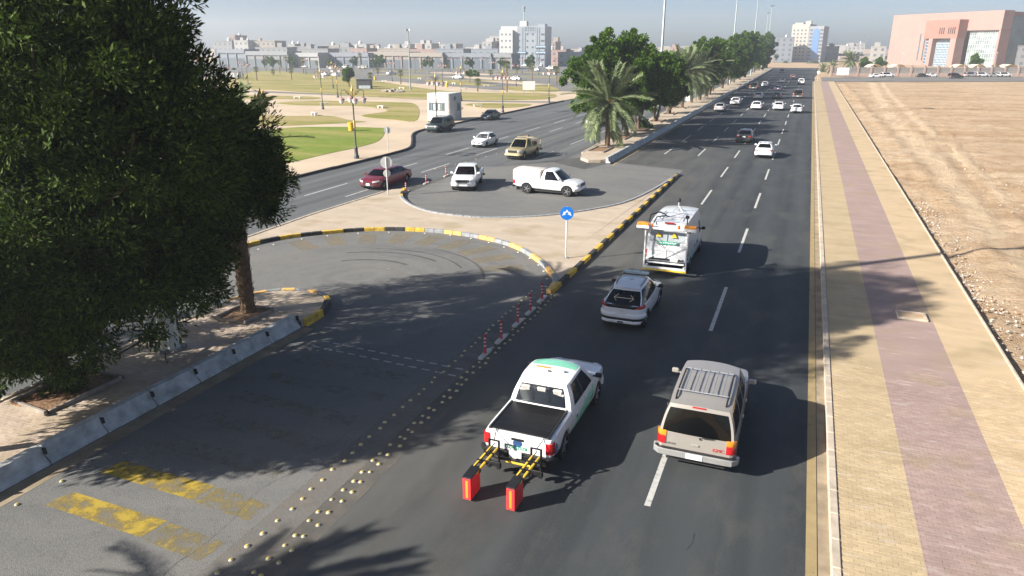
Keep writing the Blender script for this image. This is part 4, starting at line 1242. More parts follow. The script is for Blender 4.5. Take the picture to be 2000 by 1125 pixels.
# survey pickup with two red boxes on arms
pk, pc = pickup('survey_pickup', WHITE, 'white double cab pickup with green stripes carrying two red boxes on arms behind it', L=5.36, W=1.92, H=1.82, glass=GLASS_CLEAR, seats=SEATLIGHT, side_glass=GLASS)
pk.location = (-5.85, 17.75, 0)
h = 5.36 / 2
side, front, rear, roof = pc.cab()
yc = pc.S['cab']['y'][3]
cov = MB().box((0, (yc - h + .02) / 2 - .0, 1.135), (1.52, abs(-h - yc) - .16, .035), ch=.012)
cv = cov.build('bed_cover', mat("black_bed_cover", (.008, .008, .009), .42, spec=.3), pk)
for k in range(4): MB().box((0, -h + .42 + k * .36, 1.154), (1.5, .014, .006)).build('slat_joint', BLACK, cv)
for sg in (1, -1): MB().box((sg * .80, (yc - h) / 2, 1.14), (.07, abs(-h - yc) - .12, .05), ch=.012).build('bed_rail', BLACK, pk)
patch_on_side(pk, pc, 'green_stripe', MINT, 1, [(-.9, .56, .60), (-.2, .58, .78), (.5, .62, .92), (1.1, .80, 1.05)])
patch_on_side(pk, pc, 'green_stripe', GREEND, 1, [(-.9, .50, .555), (-.2, .50, .575), (.5, .52, .61), (1.1, .66, .79)])
patch_on_side(pk, pc, 'green_stripe', MINT, -1, [(-.9, .56, .60), (-.2, .58, .78), (.5, .62, .92), (1.1, .80, 1.05)])
patch_on_side(pk, pc, 'logo_mark', BLUED, 1, [(-.62, .74, .84), (-.5, .74, .84)])
# mint band across the roof front
rb = MB(); us = [.02, .12, .22, .32]; vs_ = [-.93 + .155 * i for i in range(13)]
for a, b in zip(vs_, vs_[1:]):
    for u0, u1 in zip(us, us[1:]):
        q = [roof(a, u0), roof(b, u0), roof(b, u1), roof(a, u1)]
        rb.add([(x, y, z + .005) for x, y, z in q], [(3, 2, 1, 0)])
rb.build('roof_band', MINT, pk, 40)
zr_ = roof(0, .55)[2]; yr_ = roof(0, .55)[1]
lb = MB().box((0, yr_, zr_ + .035), (.86, .09, .055), ch=.015).build('light_bar', WHITEP, pk)
MB().box((-.2, yr_, zr_ + .064), (.44, .075, .03), ch=.008).build('amber_lens', AMBER, lb)
MB().box((0, yr_ - .06, zr_ + .012), (.1, .1, .02)).build('bar_foot', BLACK, lb)
box_part(pk, 'tailgate_handle', BLACK, (0, -h - .012, .985), (.34, .03, .07))
MB().lathe([(.10, 0), (.10, .015), (.085, .02), (.0, .02)], 20, (0, 0, 0)).build('oval_badge', BLUED, pk, loc=(0, -h - .005, .88), scale=(1.25, 1, .55)).rotation_euler = (R(90), 0, 0)
box_part(pk, 'green_lettering_panel', GREEND, (-.05, -h - .008, .745), (.62, .012, .085), ch=.003)
for k in range(9): box_part(pk, 'lettering', PLATE, (-.30 + k * .062, -h - .016, .745 + (.008 if k % 2 else -.006)), (.035, .006, .03), ch=0)
box_part(pk, 'number_plate', PLATE, (0, -h - .15, .66), (.34, .02, .16), ch=.004)
wt = MB(); X = 1.92 / 2 + .012; yy = -h + .30
for a, b in (((yy - .13, .68), (yy + .13, .68)), ((yy + .13, .68), (yy, .92)), ((yy, .92), (yy - .13, .68))):
    wt.tube([(X - .012, a[0], a[1]), (X - .012, b[0], b[1])], .012, 5)
wt.box((X - .008, yy, .77), (.008, .02, .12)); wt.build('warning_triangle', BLUED, pk)
# the rig: two upright frames, hitch beam, yellow arms, red boxes
rig = MB()
rig.box((.1, -h - .22, .50), (1.3, .08, .08), ch=.01).box((.1, -h - .12, .50), (.12, .3, .08))
rig.build('hitch_beam', BLACK, pk, 40)
MB().box((.12, -h - .27, .46), (.7, .03, .06), ch=.01).build('yellow_bar', YELLOWP, pk)
for i, x in enumerate((-.52, .62)):
    fr = MB()
    y0 = -h - .30
    fr.tube([(x - .13, y0, .32), (x - .13, y0, 1.02), (x + .13, y0, 1.02), (x + .13, y0, .32)], .036, 6)
    fr.box((x, y0, .34), (.34, .07, .14), ch=.01).box((x, y0, .72), (.26, .05, .05)).tube([(x, y0, 1.0), (x + (.1 if i else -.1), -h + .12, 1.17)], .012, 6)
    fr.box((x - .13, y0, .28), (.09, .12, .1)).box((x + .13, y0, .28), (.09, .12, .1))
    f = fr.build('arm_frame', BLACK, pk, 40)
    ends = ((x, y0, .80), (x - .16, y0 - 1.02, .62))
    for dx in (-.085, .085):
        MB().tube([(ends[0][0] + dx, ends[0][1], ends[0][2]), (ends[1][0] + dx, ends[1][1], ends[1][2])], .036, 8).build('yellow_arm', YELLOWP, f, 40)
    MB().tube([(ends[0][0], ends[0][1] + .05, .92), (ends[0][0] - .08, ends[0][1] - .45, .80), (ends[1][0], ends[1][1] + .2, .72)], .014, 6).build('cable', BLACK, f, 40)
    for t in (.25, .55, .85):
        MB().box((ends[0][0] + (ends[1][0] - ends[0][0]) * t, ends[0][1] + (ends[1][1] - ends[0][1]) * t, ends[0][2] + (ends[1][2] - ends[0][2]) * t), (.28, .045, .10)).build('clamp', BLACK, f)
    bx = MB().box((x - .16, y0 - 1.05, .36), (.22, .56, .60), ch=.012).build('red_box', REDBOX, pk)
    MB().box((x - .16, y0 - 1.332, .36), (.06, .006, .48)).build('orange_strip', ORANGE, bx)
    MB().box((x - .16, y0 - 1.05, .675), (.24, .58, .035), ch=.006).build('box_lid', BLACK, bx)

# pewter SUV
sv, sc = big_suv('parked_lane_suv', PEWTER, 'pewter grey long SUV with a roof rack driving beside the survey pickup', near=True)
sv.name = 'long_suv'
sv.location = (-1.60, 19.25, 0)
text_part(sv, 'tailgate_lettering', 'GMC', .13, (.57, -5.05 / 2 - .018, .80), (R(90), 0, 0), mat("red_letter", (.55, .03, .03), .3))
text_part(sv, 'tailgate_lettering', 'YUKON', .085, (-.66, -5.05 / 2 - .018, .78), (R(90), 0, 0), CHROME)
MB().tube([(.15, -5.05 / 2 - .05, 1.10), (.42, -5.05 / 2 - .05, 1.12)], .014, 6).build('wiper', BLACK, sv)
MB().lathe([(.04, 0), (.03, .03), (0, .035)], 12).build('lock', CHROME, sv, loc=(.1, -5.05 / 2 - .0, 1.045)).rotation_euler = (R(90), 0, 0)

kc = crossover(WHITE)
kc.location = (-5.72, 27.95, 0)

# high roof van with a survey frame on its tail
def survey_van():
    L, W, H = 5.9, 2.06, 2.62; hh = L / 2
    S = dict(L=L, W=W, wr=.36, ww=.24, wheels=(-hh + 1.15, hh - .98), mirror=(hh - 1.45, 1.42), mirror_m=BLACK, crown=.0,
        plan=[(-hh, .93), (-hh + .03, .985), (-hh + .12, 1.01), (-hh + .5, 1.03), (hh - .9, 1.03), (hh - .4, .97), (hh - .12, .85), (hh, .65)],
        bot=[(-hh, .55), (-hh + .3, .42), (hh - .4, .32), (hh, .38)],
        sh=[(-hh, 1.20), (hh - 1.0, 1.20), (hh - .3, 1.05), (hh, .92)],
        top=[(-hh, 1.24), (hh - 1.05, 1.26), (hh - .3, 1.14), (hh, .98)],
        cab=dict(y=(hh - .78, hh - 1.65, -hh + .10, -hh + .0), zb=1.19, zr=H, wb=W * .49, wr=W * .425, df=.10, dr=.05, bf=.16, br=.03, kb=.02, kr=.03, t=(.04, .55),
                 win=[(.10, .25)], rw=(.90, .30, .74), fw=(.9, .04, .72), black=False), seats=[(1.3, 3)])
    root, c = make_car('survey_van', S, WHITE, 'white high roof survey van with a scissor frame on its rear doors', 'van', rear_glass=mat('frosted_van_glass', (.36, .40, .42), .15, spec=.8))
    lamps_rear(root, c, .955, 1.09, .80, 1.22, off=.02)
    for sg in (1, -1):
        mb = MB(); c.band(mb, 'rear', sg * .957, sg * 1.088, .90, 1.0, off=.023); mb.build('indicator', CLEARLAMP, root, 30)
    lamps_front(root, c, .5, 1.0, .82, 1.0)
    band_part(root, c, 'grille', BLACK, 'front', .5, .6, .85, off=.012)
    band_part(root, c, 'rear_bumper', BLACK, 'rear', 1.1, .46, .66, off=.07, depth=.1)
    band_part(root, c, 'tail_panel', BLACK, 'rear', .85, .67, .80, off=.012)
    plate(root, -hh - .03, .735, w=.36, h=.15).location.x = .38
    seams(root, c, (hh - 1.05, hh - 2.05, .0), 1.15)
    MB().box((0, -hh - .005, 1.35), (.014, .02, 1.3)).build('door_gap', BLACK, root)
    patch_on_side(root, c, 'green_patch', MINT, 1, [(-2.75, .75, 1.15), (-2.3, .75, 1.15), (-1.8, .9, 1.1), (-1.2, .99, 1.01)])
    patch_on_side(root, c, 'blue_lettering', BLUED, 1, [(-.1, .92, 1.08), (.55, .92, 1.08)])
    patch_on_side(root, c, 'blue_lettering', BLUED, 1, [(-1.0, .95, 1.06), (-.4, .95, 1.06)])
    rl = Vector(c.cab()[2](0, .5))
    box_part(root, 'green_sign_panel', GREEND, (.02, -hh - .075, 1.60), (1.0, .012, .16), ch=.003, rx=R(-4))
    for k in range(11): box_part(root, 'lettering', PLATE, (-.40 + k * .082, -hh - .085, 1.60 + (.012 if k % 3 else -.01)), (.05, .006, .05), ch=0)
    for x in (-.42, .32):
        MB().add([(-.14, 0, -.1), (.14, 0, -.1), (0, 0, .15), (-.14, .01, -.1), (.14, .01, -.1), (0, .01, .15)], [(0, 1, 2), (5, 4, 3), (0, 3, 4, 1), (1, 4, 5, 2), (2, 5, 3, 0)]).build('warning_triangle', YELLOWP, root, loc=(x, -hh - .06, 1.98))
    box_part(root, 'brake_light', REDLAMP, (.05, -hh - .0, 2.56), (.46, .05, .075))
    # frame
    y = -hh - .32
    fr = MB()
    for x in (-1.0, 1.0):
        fr.box((x, y, 1.35), (.07, .07, 1.95), ch=.008)
    fr.box((0, y, .40), (2.05, .10, .09)).box((0, y, 2.34), (2.1, .10, .10), ch=.01).box((0, y + .13, .62), (1.8, .06, .06))
    for x in (-.9, .9): fr.box((x, y + .2, .45), (.06, .4, .06)).box((x, y + .2, 2.32), (.06, .4, .06))
    f = fr.build('tail_frame', mat("white_powder_coat", (.74, .75, .76), .4), root)
    br = MB()
    br.tube([(-.95, y - .04, .75), (.95, y - .04, 1.95)], .018, 6).tube([(.95, y - .02, .75), (-.95, y - .02, 1.95)], .018, 6).tube([(-.95, y - .03, 2.2), (.1, y - .03, 1.3)], .012, 6).tube([(-.95, y, .78), (.95, y, .78)], .012, 6)
    br.build('brace', STEEL, f, 40)
    MB().box((0, y - .06, .31), (2.1, .05, .07)).build('yellow_edge', YELLOWP, f)
    for x in (-1.12, 1.10):
        b = MB().box((x, y - .05, 2.40), (.60, .32, .14), ch=.01).build('sensor_tray', WHITEP, root)
        MB().box((x, y - .05, 2.53), (.56, .30, .14), ch=.025).build('orange_cover', ORANGE, b)
        MB().lathe([(.04, 0), (.04, .10), (0, .11)], 10, (x, y - .05, 2.24)).build('sensor_lens', BLACK, b)
    for x in (-.72, .55):
        MB().lathe([(.075, 0), (.075, .10), (.05, .16), (0, .17)], 12, (x, y, 2.40)).build('beacon', mat("orange_beacon", (.75, .18, .03), .3, coat=.6), root, 40)
    ant = MB().tube([(.05, -.4, 2.6), (.05, -.4, 3.08)], .045, 8)
    for a in range(4): ant.tube([(.05, -.4, 2.9), (.05 + .35 * math.cos(R(45 + 90 * a)), -.4 + .35 * math.sin(R(45 + 90 * a)), 2.62)], .014, 5)
    an = ant.build('antenna_mast', STEEL, root, 40)
    MB().lathe([(.0, 3.06), (.08, 3.10), (.095, 3.17), (.07, 3.27), (0, 3.30)], 14, (.05, -.4, 0)).build('camera_head', BLACK, an, 40)
    rk = MB()
    for yy in (-1.9, -1.0): rk.tube([(-.85, yy, 2.66), (.85, yy, 2.66)], .02, 6)
    for x in (-.5, .5): rk.tube([(x, -2.6, 2.67), (x, -.8, 2.67)], .018, 6)
    rk.tube([(-.3, -2.3, 2.66), (.4, -1.2, 2.7)], .02, 6)
    rk.build('roof_frame', STEEL, root, 40)
    hs = MB()
    hs.tube([(-.95, -2.9, 2.5), (-.9, -2.7, 2.85), (-.6, -2.2, 2.9), (-.35, -1.8, 2.72)], .035, 8)
    hs.tube([(-.7, -3.0, 2.5), (-.6, -2.8, 2.78), (-.2, -2.5, 2.82), (-.1, -2.2, 2.7)], .03, 8)
    hs.build('cable_hose', BLACK, root, 60)
    cm = MB().tube([(.85, -2.75, 2.5), (.85, -2.75, 2.82)], .03, 6).box((.85, -2.78, 2.88), (.16, .2, .14), ch=.02)
    cm.build('rear_camera', BLACK, root, 40)
    return root
van = survey_van()
van.location = (-5.42, 36.75, 0)

# ------------------------------------------------------------------ turning and oncoming vehicles
sr, src = pickup('canopy_pickup', WHITE, 'white single cab pickup with a canvas bed canopy turning across the island', L=5.25, W=2.03, H=1.88, cab_len=1.75, single=True, mirror_m=CHROME)
cn = MB()
Lb = 2.22; yb = -5.25 / 2 + Lb / 2 - .02
for x0, x1, z0, z1 in ((-.95, .95, 1.10, 1.72),):
    prof = [(-.95, 1.10), (-.94, 1.55), (-.90, 1.72), (-.78, 1.79), (0, 1.83), (.78, 1.79), (.90, 1.72), (.94, 1.55), (.95, 1.10)]
    n = len(prof); ys = [yb - Lb / 2, yb - Lb / 2 + .05, yb, yb + Lb / 2 - .05, yb + Lb / 2]; sc_ = [.97, 1, 1, 1, .97]
    cn.add([(x * s_, y, 1.1 + (z - 1.1) * s_) for y, s_ in zip(ys, sc_) for x, z in prof], [(i * n + j, i * n + j + 1, (i + 1) * n + j + 1, (i + 1) * n + j) for i in range(4) for j in range(n - 1)])
    cn.add([(x * .97, ys[0], 1.1 + (z - 1.1) * .97) for x, z in prof], [tuple(range(n))]); cn.add([(x * .97, ys[-1], 1.1 + (z - 1.1) * .97) for x, z in prof], [tuple(range(n))[::-1]])
cn.build('bed_canopy', mat("cream_canvas", (.60, .56, .51), .85, bmp=.3), sr, 35)
band_part(sr, src, 'chrome_bumper', CHROME, 'front', 1.1, .47, .60, off=.06)
sr.location = (-17.35, 51.35, 0); sr.rotation_euler = (0, 0, R(-90 - 2))

nv, nvc = pickup('grille_guard_pickup', WHITE, 'white double cab pickup with a chrome bull bar waiting to turn', L=5.2, W=1.9, H=1.80, glass=GLASS, seats=mat("red_seat_cover", (.25, .02, .02), .8), mirror_m=WHITE)
bb = MB(); hf = 5.2 / 2 + .1
bb.tube([(-.42, hf, .45), (-.42, hf + .02, .95), (.42, hf + .02, .95), (.42, hf, .45)], .032, 8).tube([(-.42, hf, .70), (.42, hf, .70)], .028, 8)
bb.build('bull_bar', CHROME, nv, 40)
MB().box((0, -1.55, 1.13), (1.55, 1.5, .05), ch=.01).build('bed_cover', BLACK, nv)
nv.location = (-24.35, 51.6, 0); nv.rotation_euler = (0, 0, R(196))

lc, lcc = pickup('desert_pickup', TAN, 'tan military style pickup with loaded open bed on the left carriageway', L=5.2, W=1.87, H=1.95, cab_len=1.75, single=True, mirror_m=BLACK, rim=mat("tan_steel_rim", (.45, .37, .2), .5))
bl = MB(); r_ = random.Random(4)
for k in range(9): bl.box((r_.uniform(-.55, .55), -2.3 + .26 * k + r_.uniform(-.1, .1), 1.22 + r_.uniform(0, .12)), (r_.uniform(.4, .7), r_.uniform(.35, .6), r_.uniform(.2, .4)), rz=r_.uniform(-.4, .4), ch=.04)
bl.build('bed_load', mat("brown_canvas_load", (.16, .11, .06), .9, var=.4), lc, 40)
fr = MB()
for x in (-.85, .85):
    fr.tube([(x, -2.5, 1.1), (x, -2.5, 1.62), (x, -.55, 1.95), (x, -.55, 1.1)], .03, 6)
fr.tube([(-.85, -2.5, 1.62), (.85, -2.5, 1.62)], .03, 6).tube([(-.85, -.55, 1.95), (.85, -.55, 1.95)], .03, 6)
fr.build('bed_frame', TAN, lc, 40)
MB().box((0, -.9, 1.98), (.5, .4, .2), ch=.03).build('roof_box', mat("brown_canvas_load", (.16, .11, .06)), lc)
band_part(lc, lcc, 'front_bumper_bar', mat("tan_bumper", (.5, .42, .25), .5), 'front', 1.0, .45, .60, off=.12)
lc.location = (-26.0, 68.35, 0); lc.rotation_euler = (0, 0, R(180 - 3))

ys_ = sedan('oncoming_sedan', WHITE, 'white sedan driving on the left carriageway past the dark parked SUV', None, led=True)
ys_.location = (-33.1, 74.9, 0); ys_.rotation_euler = (0, 0, R(180))
mq = sedan('long_sedan', MAROON, 'long maroon sedan on the left carriageway behind the round sign', None, L=5.35, W=1.96, H=1.46)
mq.location = (-30.75, 49.75, 0); mq.rotation_euler = (0, 0, R(180))
ds, dsc = big_suv('dark_suv', DGREEN, 'dark green SUV parked at the kerb in front of the white booth')
ds.location = (-44.7, 86.4, 0); ds.rotation_euler = (0, 0, R(180))
dk = sedan('dark_sedan', DGREEN, 'dark sedan parked at the park kerb beyond the white booth', None)
dk.location = (-44.9, 103.8, 0); dk.rotation_euler = (0, 0, R(180))

# ------------------------------------------------------------------ traffic ahead
src_cars = {}
def traffic(kind, P, loc, label, rz=0, group='cars driving ahead on the carriageway', dy=2.2):
    key = (kind, P.name)
    if key in src_cars:
        o = copy_tree(src_cars[key], label=label, group=group)
    else:
        if kind == 'sedan': o = sedan('sedan', P, label, group)
        elif kind == 'big_sedan': o = sedan('sedan', P, label, group, L=4.85, W=1.83, H=1.46)
        elif kind == 'suv': o = big_suv('suv', P, label, group)[0]
        else:
            o = pickup('pickup', P, label)[0]; o["group"] = group
        src_cars[key] = o
    o.location = (loc[0], loc[1] + dy, 0); o.rotation_euler = (0, 0, rz)
    return o
for (k, P, lab), loc in zip([
    ('sedan', WHITE, 'nearest white sedan on the open road ahead, just past the van'),
    ('big_sedan', DARK, 'black sedan just left of the nearest white sedan ahead'),
    ('sedan', SILVER, 'silver sedan in the lane beside the tree lined median'),
    ('big_sedan', WHITE, 'white sedan just ahead of the silver one near the median'),
    ('big_sedan', WHITE, 'left one of the three white sedans driving abreast ahead'),
    ('big_sedan', WHITE, 'middle one of the three white sedans driving abreast ahead'),
    ('big_sedan', WHITE, 'right one of the three white sedans abreast, nearest the side walk'),
    ('big_sedan', BEIGE, 'beige sedan ahead of the row of three white sedans'),
    ('big_sedan', GREY, 'graphite sedan ahead in the middle lane behind another dark car'),
    ('suv', DARK, 'black SUV in the right lane ahead of the white sedans'),
    ('big_sedan', DBLUE, 'dark blue sedan far ahead in the middle lane'),
    ('suv', DGREEN, 'dark green SUV far ahead beside the median'),
    ('sedan', WHITE, 'small white sedan far ahead in front of the dark green SUV'),
    ('sedan', BEIGE, 'small beige sedan far ahead in the middle lane'),
    ('pickup', WHITE, 'white pickup far ahead in the right lane'),
    ('sedan', REDDISH, 'dusty red sedan far ahead near the bend'),
    ('suv', GREY, 'graphite SUV farthest ahead on the road'),
  ], ROADCARS):
    traffic(k, P, loc, lab)
traffic('pickup', WHITE, LEFT[6], 'white pickup half hidden behind the nearest date palm', math.pi, None, 0)
src_park = [('sedan', WHITE), ('suv', WHITE), ('sedan', DGREEN), ('sedan', WHITE), ('suv', DARK), ('suv', SILVER), ('suv', WHITE), ('sedan', SILVER), ('suv', WHITE)]
plab = ['white sedan parked leftmost along the fence wall', 'white SUV second from the left along the fence wall', 'dark green sedan parked along the fence wall', 'white sedan parked right of the dark green sedan by the fence',
        'black SUV out on the cross road before the pink building', 'silver SUV parked right of the portal along the fence', 'white SUV parked between two silver cars by the fence', 'silver sedan parked second from the right by the fence', 'white SUV parked rightmost along the fence wall']
for (k, P), loc, lab in zip(src_park, PARKED, plab):
    traffic(k, P, loc, lab, R(-66), 'cars parked along the fence wall', 0)
# ------------------------------------------------------------------ vegetation
def leaf_cloud(name, lobes, n_leaf, size, m, seed, cl_r=.55, cl_per=None, aspect=.3, up=.25):
    """leaf-sized faces in clumps spread over the lobes of a crown"""
    rng = np.random.default_rng(seed)
    L = np.array(lobes, float)
    wgt = L[:, 3] ** 2; wgt = wgt / wgt.sum()
    n_cl = cl_per or max(20, n_leaf // 220)
    li = rng.choice(len(L), n_cl, p=wgt)
    d = rng.normal(size=(n_cl, 3)); d /= np.linalg.norm(d, axis=1)[:, None]
    rad = L[li, 3] * (1.12 - .65 * rng.random(n_cl) ** 1.8)
    rad = rad * (1 + .28 * (rng.random(n_cl) < .1))
    cc = L[li, :3] + d * rad[:, None]
    cr = cl_r * rng.uniform(.35, 1.2, n_cl)
    ci = rng.integers(0, n_cl, n_leaf)
    e = rng.normal(size=(n_leaf, 3)); e /= np.linalg.norm(e, axis=1)[:, None]
    P = cc[ci] + e * (cr[ci] * rng.random(n_leaf) ** .5)[:, None]
    out = d[ci] * .7 + e * .9 + rng.normal(size=(n_leaf, 3)) * .55 + np.array([0, 0, up])
    out /= np.linalg.norm(out, axis=1)[:, None]
    a = rng.normal(size=(n_leaf, 3)); w = np.cross(out, a); w /= np.linalg.norm(w, axis=1)[:, None]
    s = size * rng.uniform(.6, 1.3, n_leaf)[:, None]
    nrm = np.cross(out, w)
    v0 = P; v1 = P + out * s * .45 + w * s * aspect * .5 + nrm * s * .05; v2 = P + out * s; v3 = P + out * s * .45 - w * s * aspect * .5 + nrm * s * .05
    V = np.stack([v0, v1, v2, v3], 1).reshape(-1, 3)
    F = np.arange(n_leaf * 4).reshape(-1, 4)
    me = bpy.data.meshes.new(name)
    me.vertices.add(len(V)); me.vertices.foreach_set('co', V.astype(np.float32).ravel())
    me.loops.add(n_leaf * 4); me.loops.foreach_set('vertex_index', F.ravel().astype(np.int32))
    me.polygons.add(n_leaf); me.polygons.foreach_set('loop_start', (np.arange(n_leaf) * 4).astype(np.int32))
    me.materials.append(m)
    me.update(calc_edges=True)
    return me

def limb(mb, p0, p1, r0, r1, rr, n=7, wob=.12):
    p0, p1 = Vector(p0), Vector(p1); L = (p1 - p0).length
    pts = []; rs = []
    for i in range(6):
        t = i / 5
        pts.append(p0.lerp(p1, t) + Vector((rr.uniform(-1, 1), rr.uniform(-1, 1), rr.uniform(-.4, .4))) * wob * L * .35 * math.sin(math.pi * t))
        rs.append(r0 + (r1 - r0) * t)
    mb.tube(pts, rs, n)

def big_tree(name, label, base, lobes, n_leaf, size, m, seed, trunk_r, fork, group=None, extra_depth=True, **k):
    root = thing(name, label, 'tree', base, group=group)
    rr = random.Random(seed)
    ab = list(lobes)
    if extra_depth:                       # fill the crown out in depth
        for x, y, z, r in lobes:
            d = math.hypot(x, y); f = 1 + rr.choice((-1, 1)) * r * rr.uniform(.5, .9) / d
            ab.append((x * f, y * f, 10.5 + (z - 10.5) * f + rr.uniform(-.3, .3), r * .75))
    lb = [(x - base[0], y - base[1], z - base[2], r) for x, y, z, r in ab]
    tm = MB()
    f = Vector(fork)
    limb(tm, (0, 0, -.1), f, trunk_r, trunk_r * .8, rr, 10, .1)
    for x, y, z, r in lb:
        if rr.random() < .75:
            limb(tm, f + Vector((0, 0, rr.uniform(-.2, .4))), (x, y, z), trunk_r * rr.uniform(.25, .45), .03, rr, 6, .3)
    tm.build('trunk', BARK, root, 60)
    link('crown', leaf_cloud('crown', lb, n_leaf, size, m, seed, **k), root)
    return root

TA = big_tree('roadside_tree', 'large dark leafy tree filling the left of the view, its trunk in a soil bed', (-21.15, 14.0, .27), LOBES_A, 420000, .185, LEAFA, 3, .27, (.1, .1, 2.2), cl_r=.58, cl_per=2600)
TB = big_tree('roadside_tree', 'smaller dark leafy tree growing round the near date palm', (-21.4, 18.9, .27), LOBES_B, 80000, .17, LEAFA, 5, .13, (.2, -.1, 1.8), cl_r=.45, cl_per=420)

big_tree('roadside_tree', 'leafy tree out of view left of the large tree', (-21.4, 8.4, .27), [(-21.2, 8.5, 5.4, 2.2), (-20.8, 9.4, 4.6, 1.4), (-22, 7.4, 5.6, 1.8), (-20.8, 8.0, 6.4, 1.5), (-21.6, 9.2, 6.6, 1.5)], 70000, .25, LEAFA, 8, .2, (.1, .1, 2.0), cl_r=.6, cl_per=420)

def palm_frond(L, seed, droop, leaflet=.48, m=PALML, dens=42):
    rr = random.Random(seed)
    mb = MB(); pts = []
    n = 12
    for i in range(n + 1):
        t = i / n
        pts.append(Vector((rr.uniform(-.02, .02), L * t * (1 - .14 * droop * t), L * (-droop * .55 * t ** 2.1))))
    mb.tube(pts, [.035 * (1 - .85 * i / n) + .005 for i in range(n + 1)], 5)
    def at(t):
        x = t * n; i = min(n - 1, int(x)); return pts[i].lerp(pts[i + 1], x - i), (pts[i + 1] - pts[i]).normalized()
    for k in range(dens):
        t = .12 + .87 * k / dens
        p, d = at(t)
        for sg in (1, -1):
            up = Vector((1, 0, 0)).cross(d).normalized()
            dirv = (Vector((sg, 0, 0)) * .82 + d * rr.uniform(.55, .85) + up * rr.uniform(.05, .35)).normalized()
            l = leaflet * (1 - .55 * abs(t - .4) ** 1.3) * rr.uniform(.8, 1.1)
            w = dirv.cross(up).normalized() * .036 + d * .012
            mid = p + dirv * l * .55; tip = p + dirv * l + Vector((0, 0, -.10 * l))
            mb.add([p - w * .6, p + w * .6, mid + w, tip, mid - w], [(0, 1, 2, 4), (4, 2, 3)])
    return mb.mesh('frond', m)

def palm_trunk(hh, r0, r1, seed, lean=0):
    rr = random.Random(seed); mb = MB()
    n = 10
    mb.tube([(lean * (i / n) ** 2, 0, hh * i / n - .15) for i in range(n + 1)], [r0 * 1.15 if i == 0 else r0 + (r1 - r0) * i / n for i in range(n + 1)], 10)
    rows = int(hh / .14)
    for j in range(rows):
        z = hh * j / rows; t = z / hh; r = r0 + (r1 - r0) * t
        for k in range(7):
            a = 2 * math.pi * (k + .5 * (j % 2)) / 7 + rr.uniform(-.15, .15)
            c, s = math.cos(a), math.sin(a)
            o = r + rr.uniform(.03, .075); w = .095
            b = Vector((lean * t * t + c * r * .96, s * r * .96, z)); tip = Vector((lean * t * t + c * o, s * o, z + .15)); tx = Vector((-s, c, 0)) * w
            mb.add([b - tx, b + tx, tip + tx * .55, tip - tx * .55, Vector((lean * t * t + c * r * .9, s * r * .9, z + .13))], [(0, 1, 2, 3), (3, 2, 4)])
    return mb.mesh('trunk', PALMBARK)

FR = [palm_frond(2.9, 1, .25), palm_frond(3.1, 2, .6), palm_frond(3.0, 3, 1.0), palm_frond(2.6, 4, 1.35)]
def date_palm(label, base, hh, seed, r0=.26, r1=.24, n=46, scale=1, group='date palms along the median', lean=0.0, max_el=80):
    root = thing('date_palm', label, 'palm tree', base, group=group)
    rr = random.Random(seed)
    link('trunk', palm_trunk(hh, r0, r1, seed, lean), root)
    for k in range(n):
        t = k / n
        el = max_el - t * 115 + rr.uniform(-7, 7)
        az = k * 137.5 + rr.uniform(-12, 12)
        m = FR[0] if el > 45 else FR[1] if el > 10 else FR[2] if el > -15 else FR[3]
        f = link('frond', m, root, (lean, 0, hh - .1 - .25 * t))
        f.rotation_euler = (R(el), R(rr.uniform(-25, 25)), R(az))
        f.scale = (scale * rr.uniform(.85, 1.1),) * 3
    bm = MB()
    for k in range(16):
        a = rr.uniform(0, 6.28); bm.tube([(lean + .1 * math.cos(a), .1 * math.sin(a), hh - .1), (lean + .45 * math.cos(a), .45 * math.sin(a), hh + .1), (lean + .7 * math.cos(a), .7 * math.sin(a), hh - .35)], .018, 4)
    bm.build('fruit_stalks', mat("orange_stalks", (.45, .20, .05), .7), root)
    return root

date_palm('date palm with thick rough trunk at the rounded end of the near median', (-20.1, 21.45, .27), 6.5, 21, .27, .30, n=46, scale=1.0, group=None)
date_palm('date palm standing out of view left of the near median', (-20.6, -1.2, .27), 7.0, 22, scale=.9, group=None)
date_palm('date palm out of view behind the camera', (-20.4, -4.6, .27), 9.3, 23, scale=.9, group=None)
mlab = ['nearest date palm at the tip of the far median', 'second date palm along the far median, behind the broad dark tree', 'third date palm along the far median', 'fourth date palm along the far median', 'fifth date palm along the far median', 'sixth date palm along the far median', 'farthest date palm, near the end of the far median']
mh = [4.9, 6.2, 6.4, 6.0, 6.4, 6.6, 7.5]
for i, (p, lb_) in enumerate(zip(MPALMS, mlab)):
    date_palm(lb_, (p[0], p[1], .25), mh[i], 30 + i, scale=1.6 if i == 0 else 1.65, n=60 if i == 0 else 50)

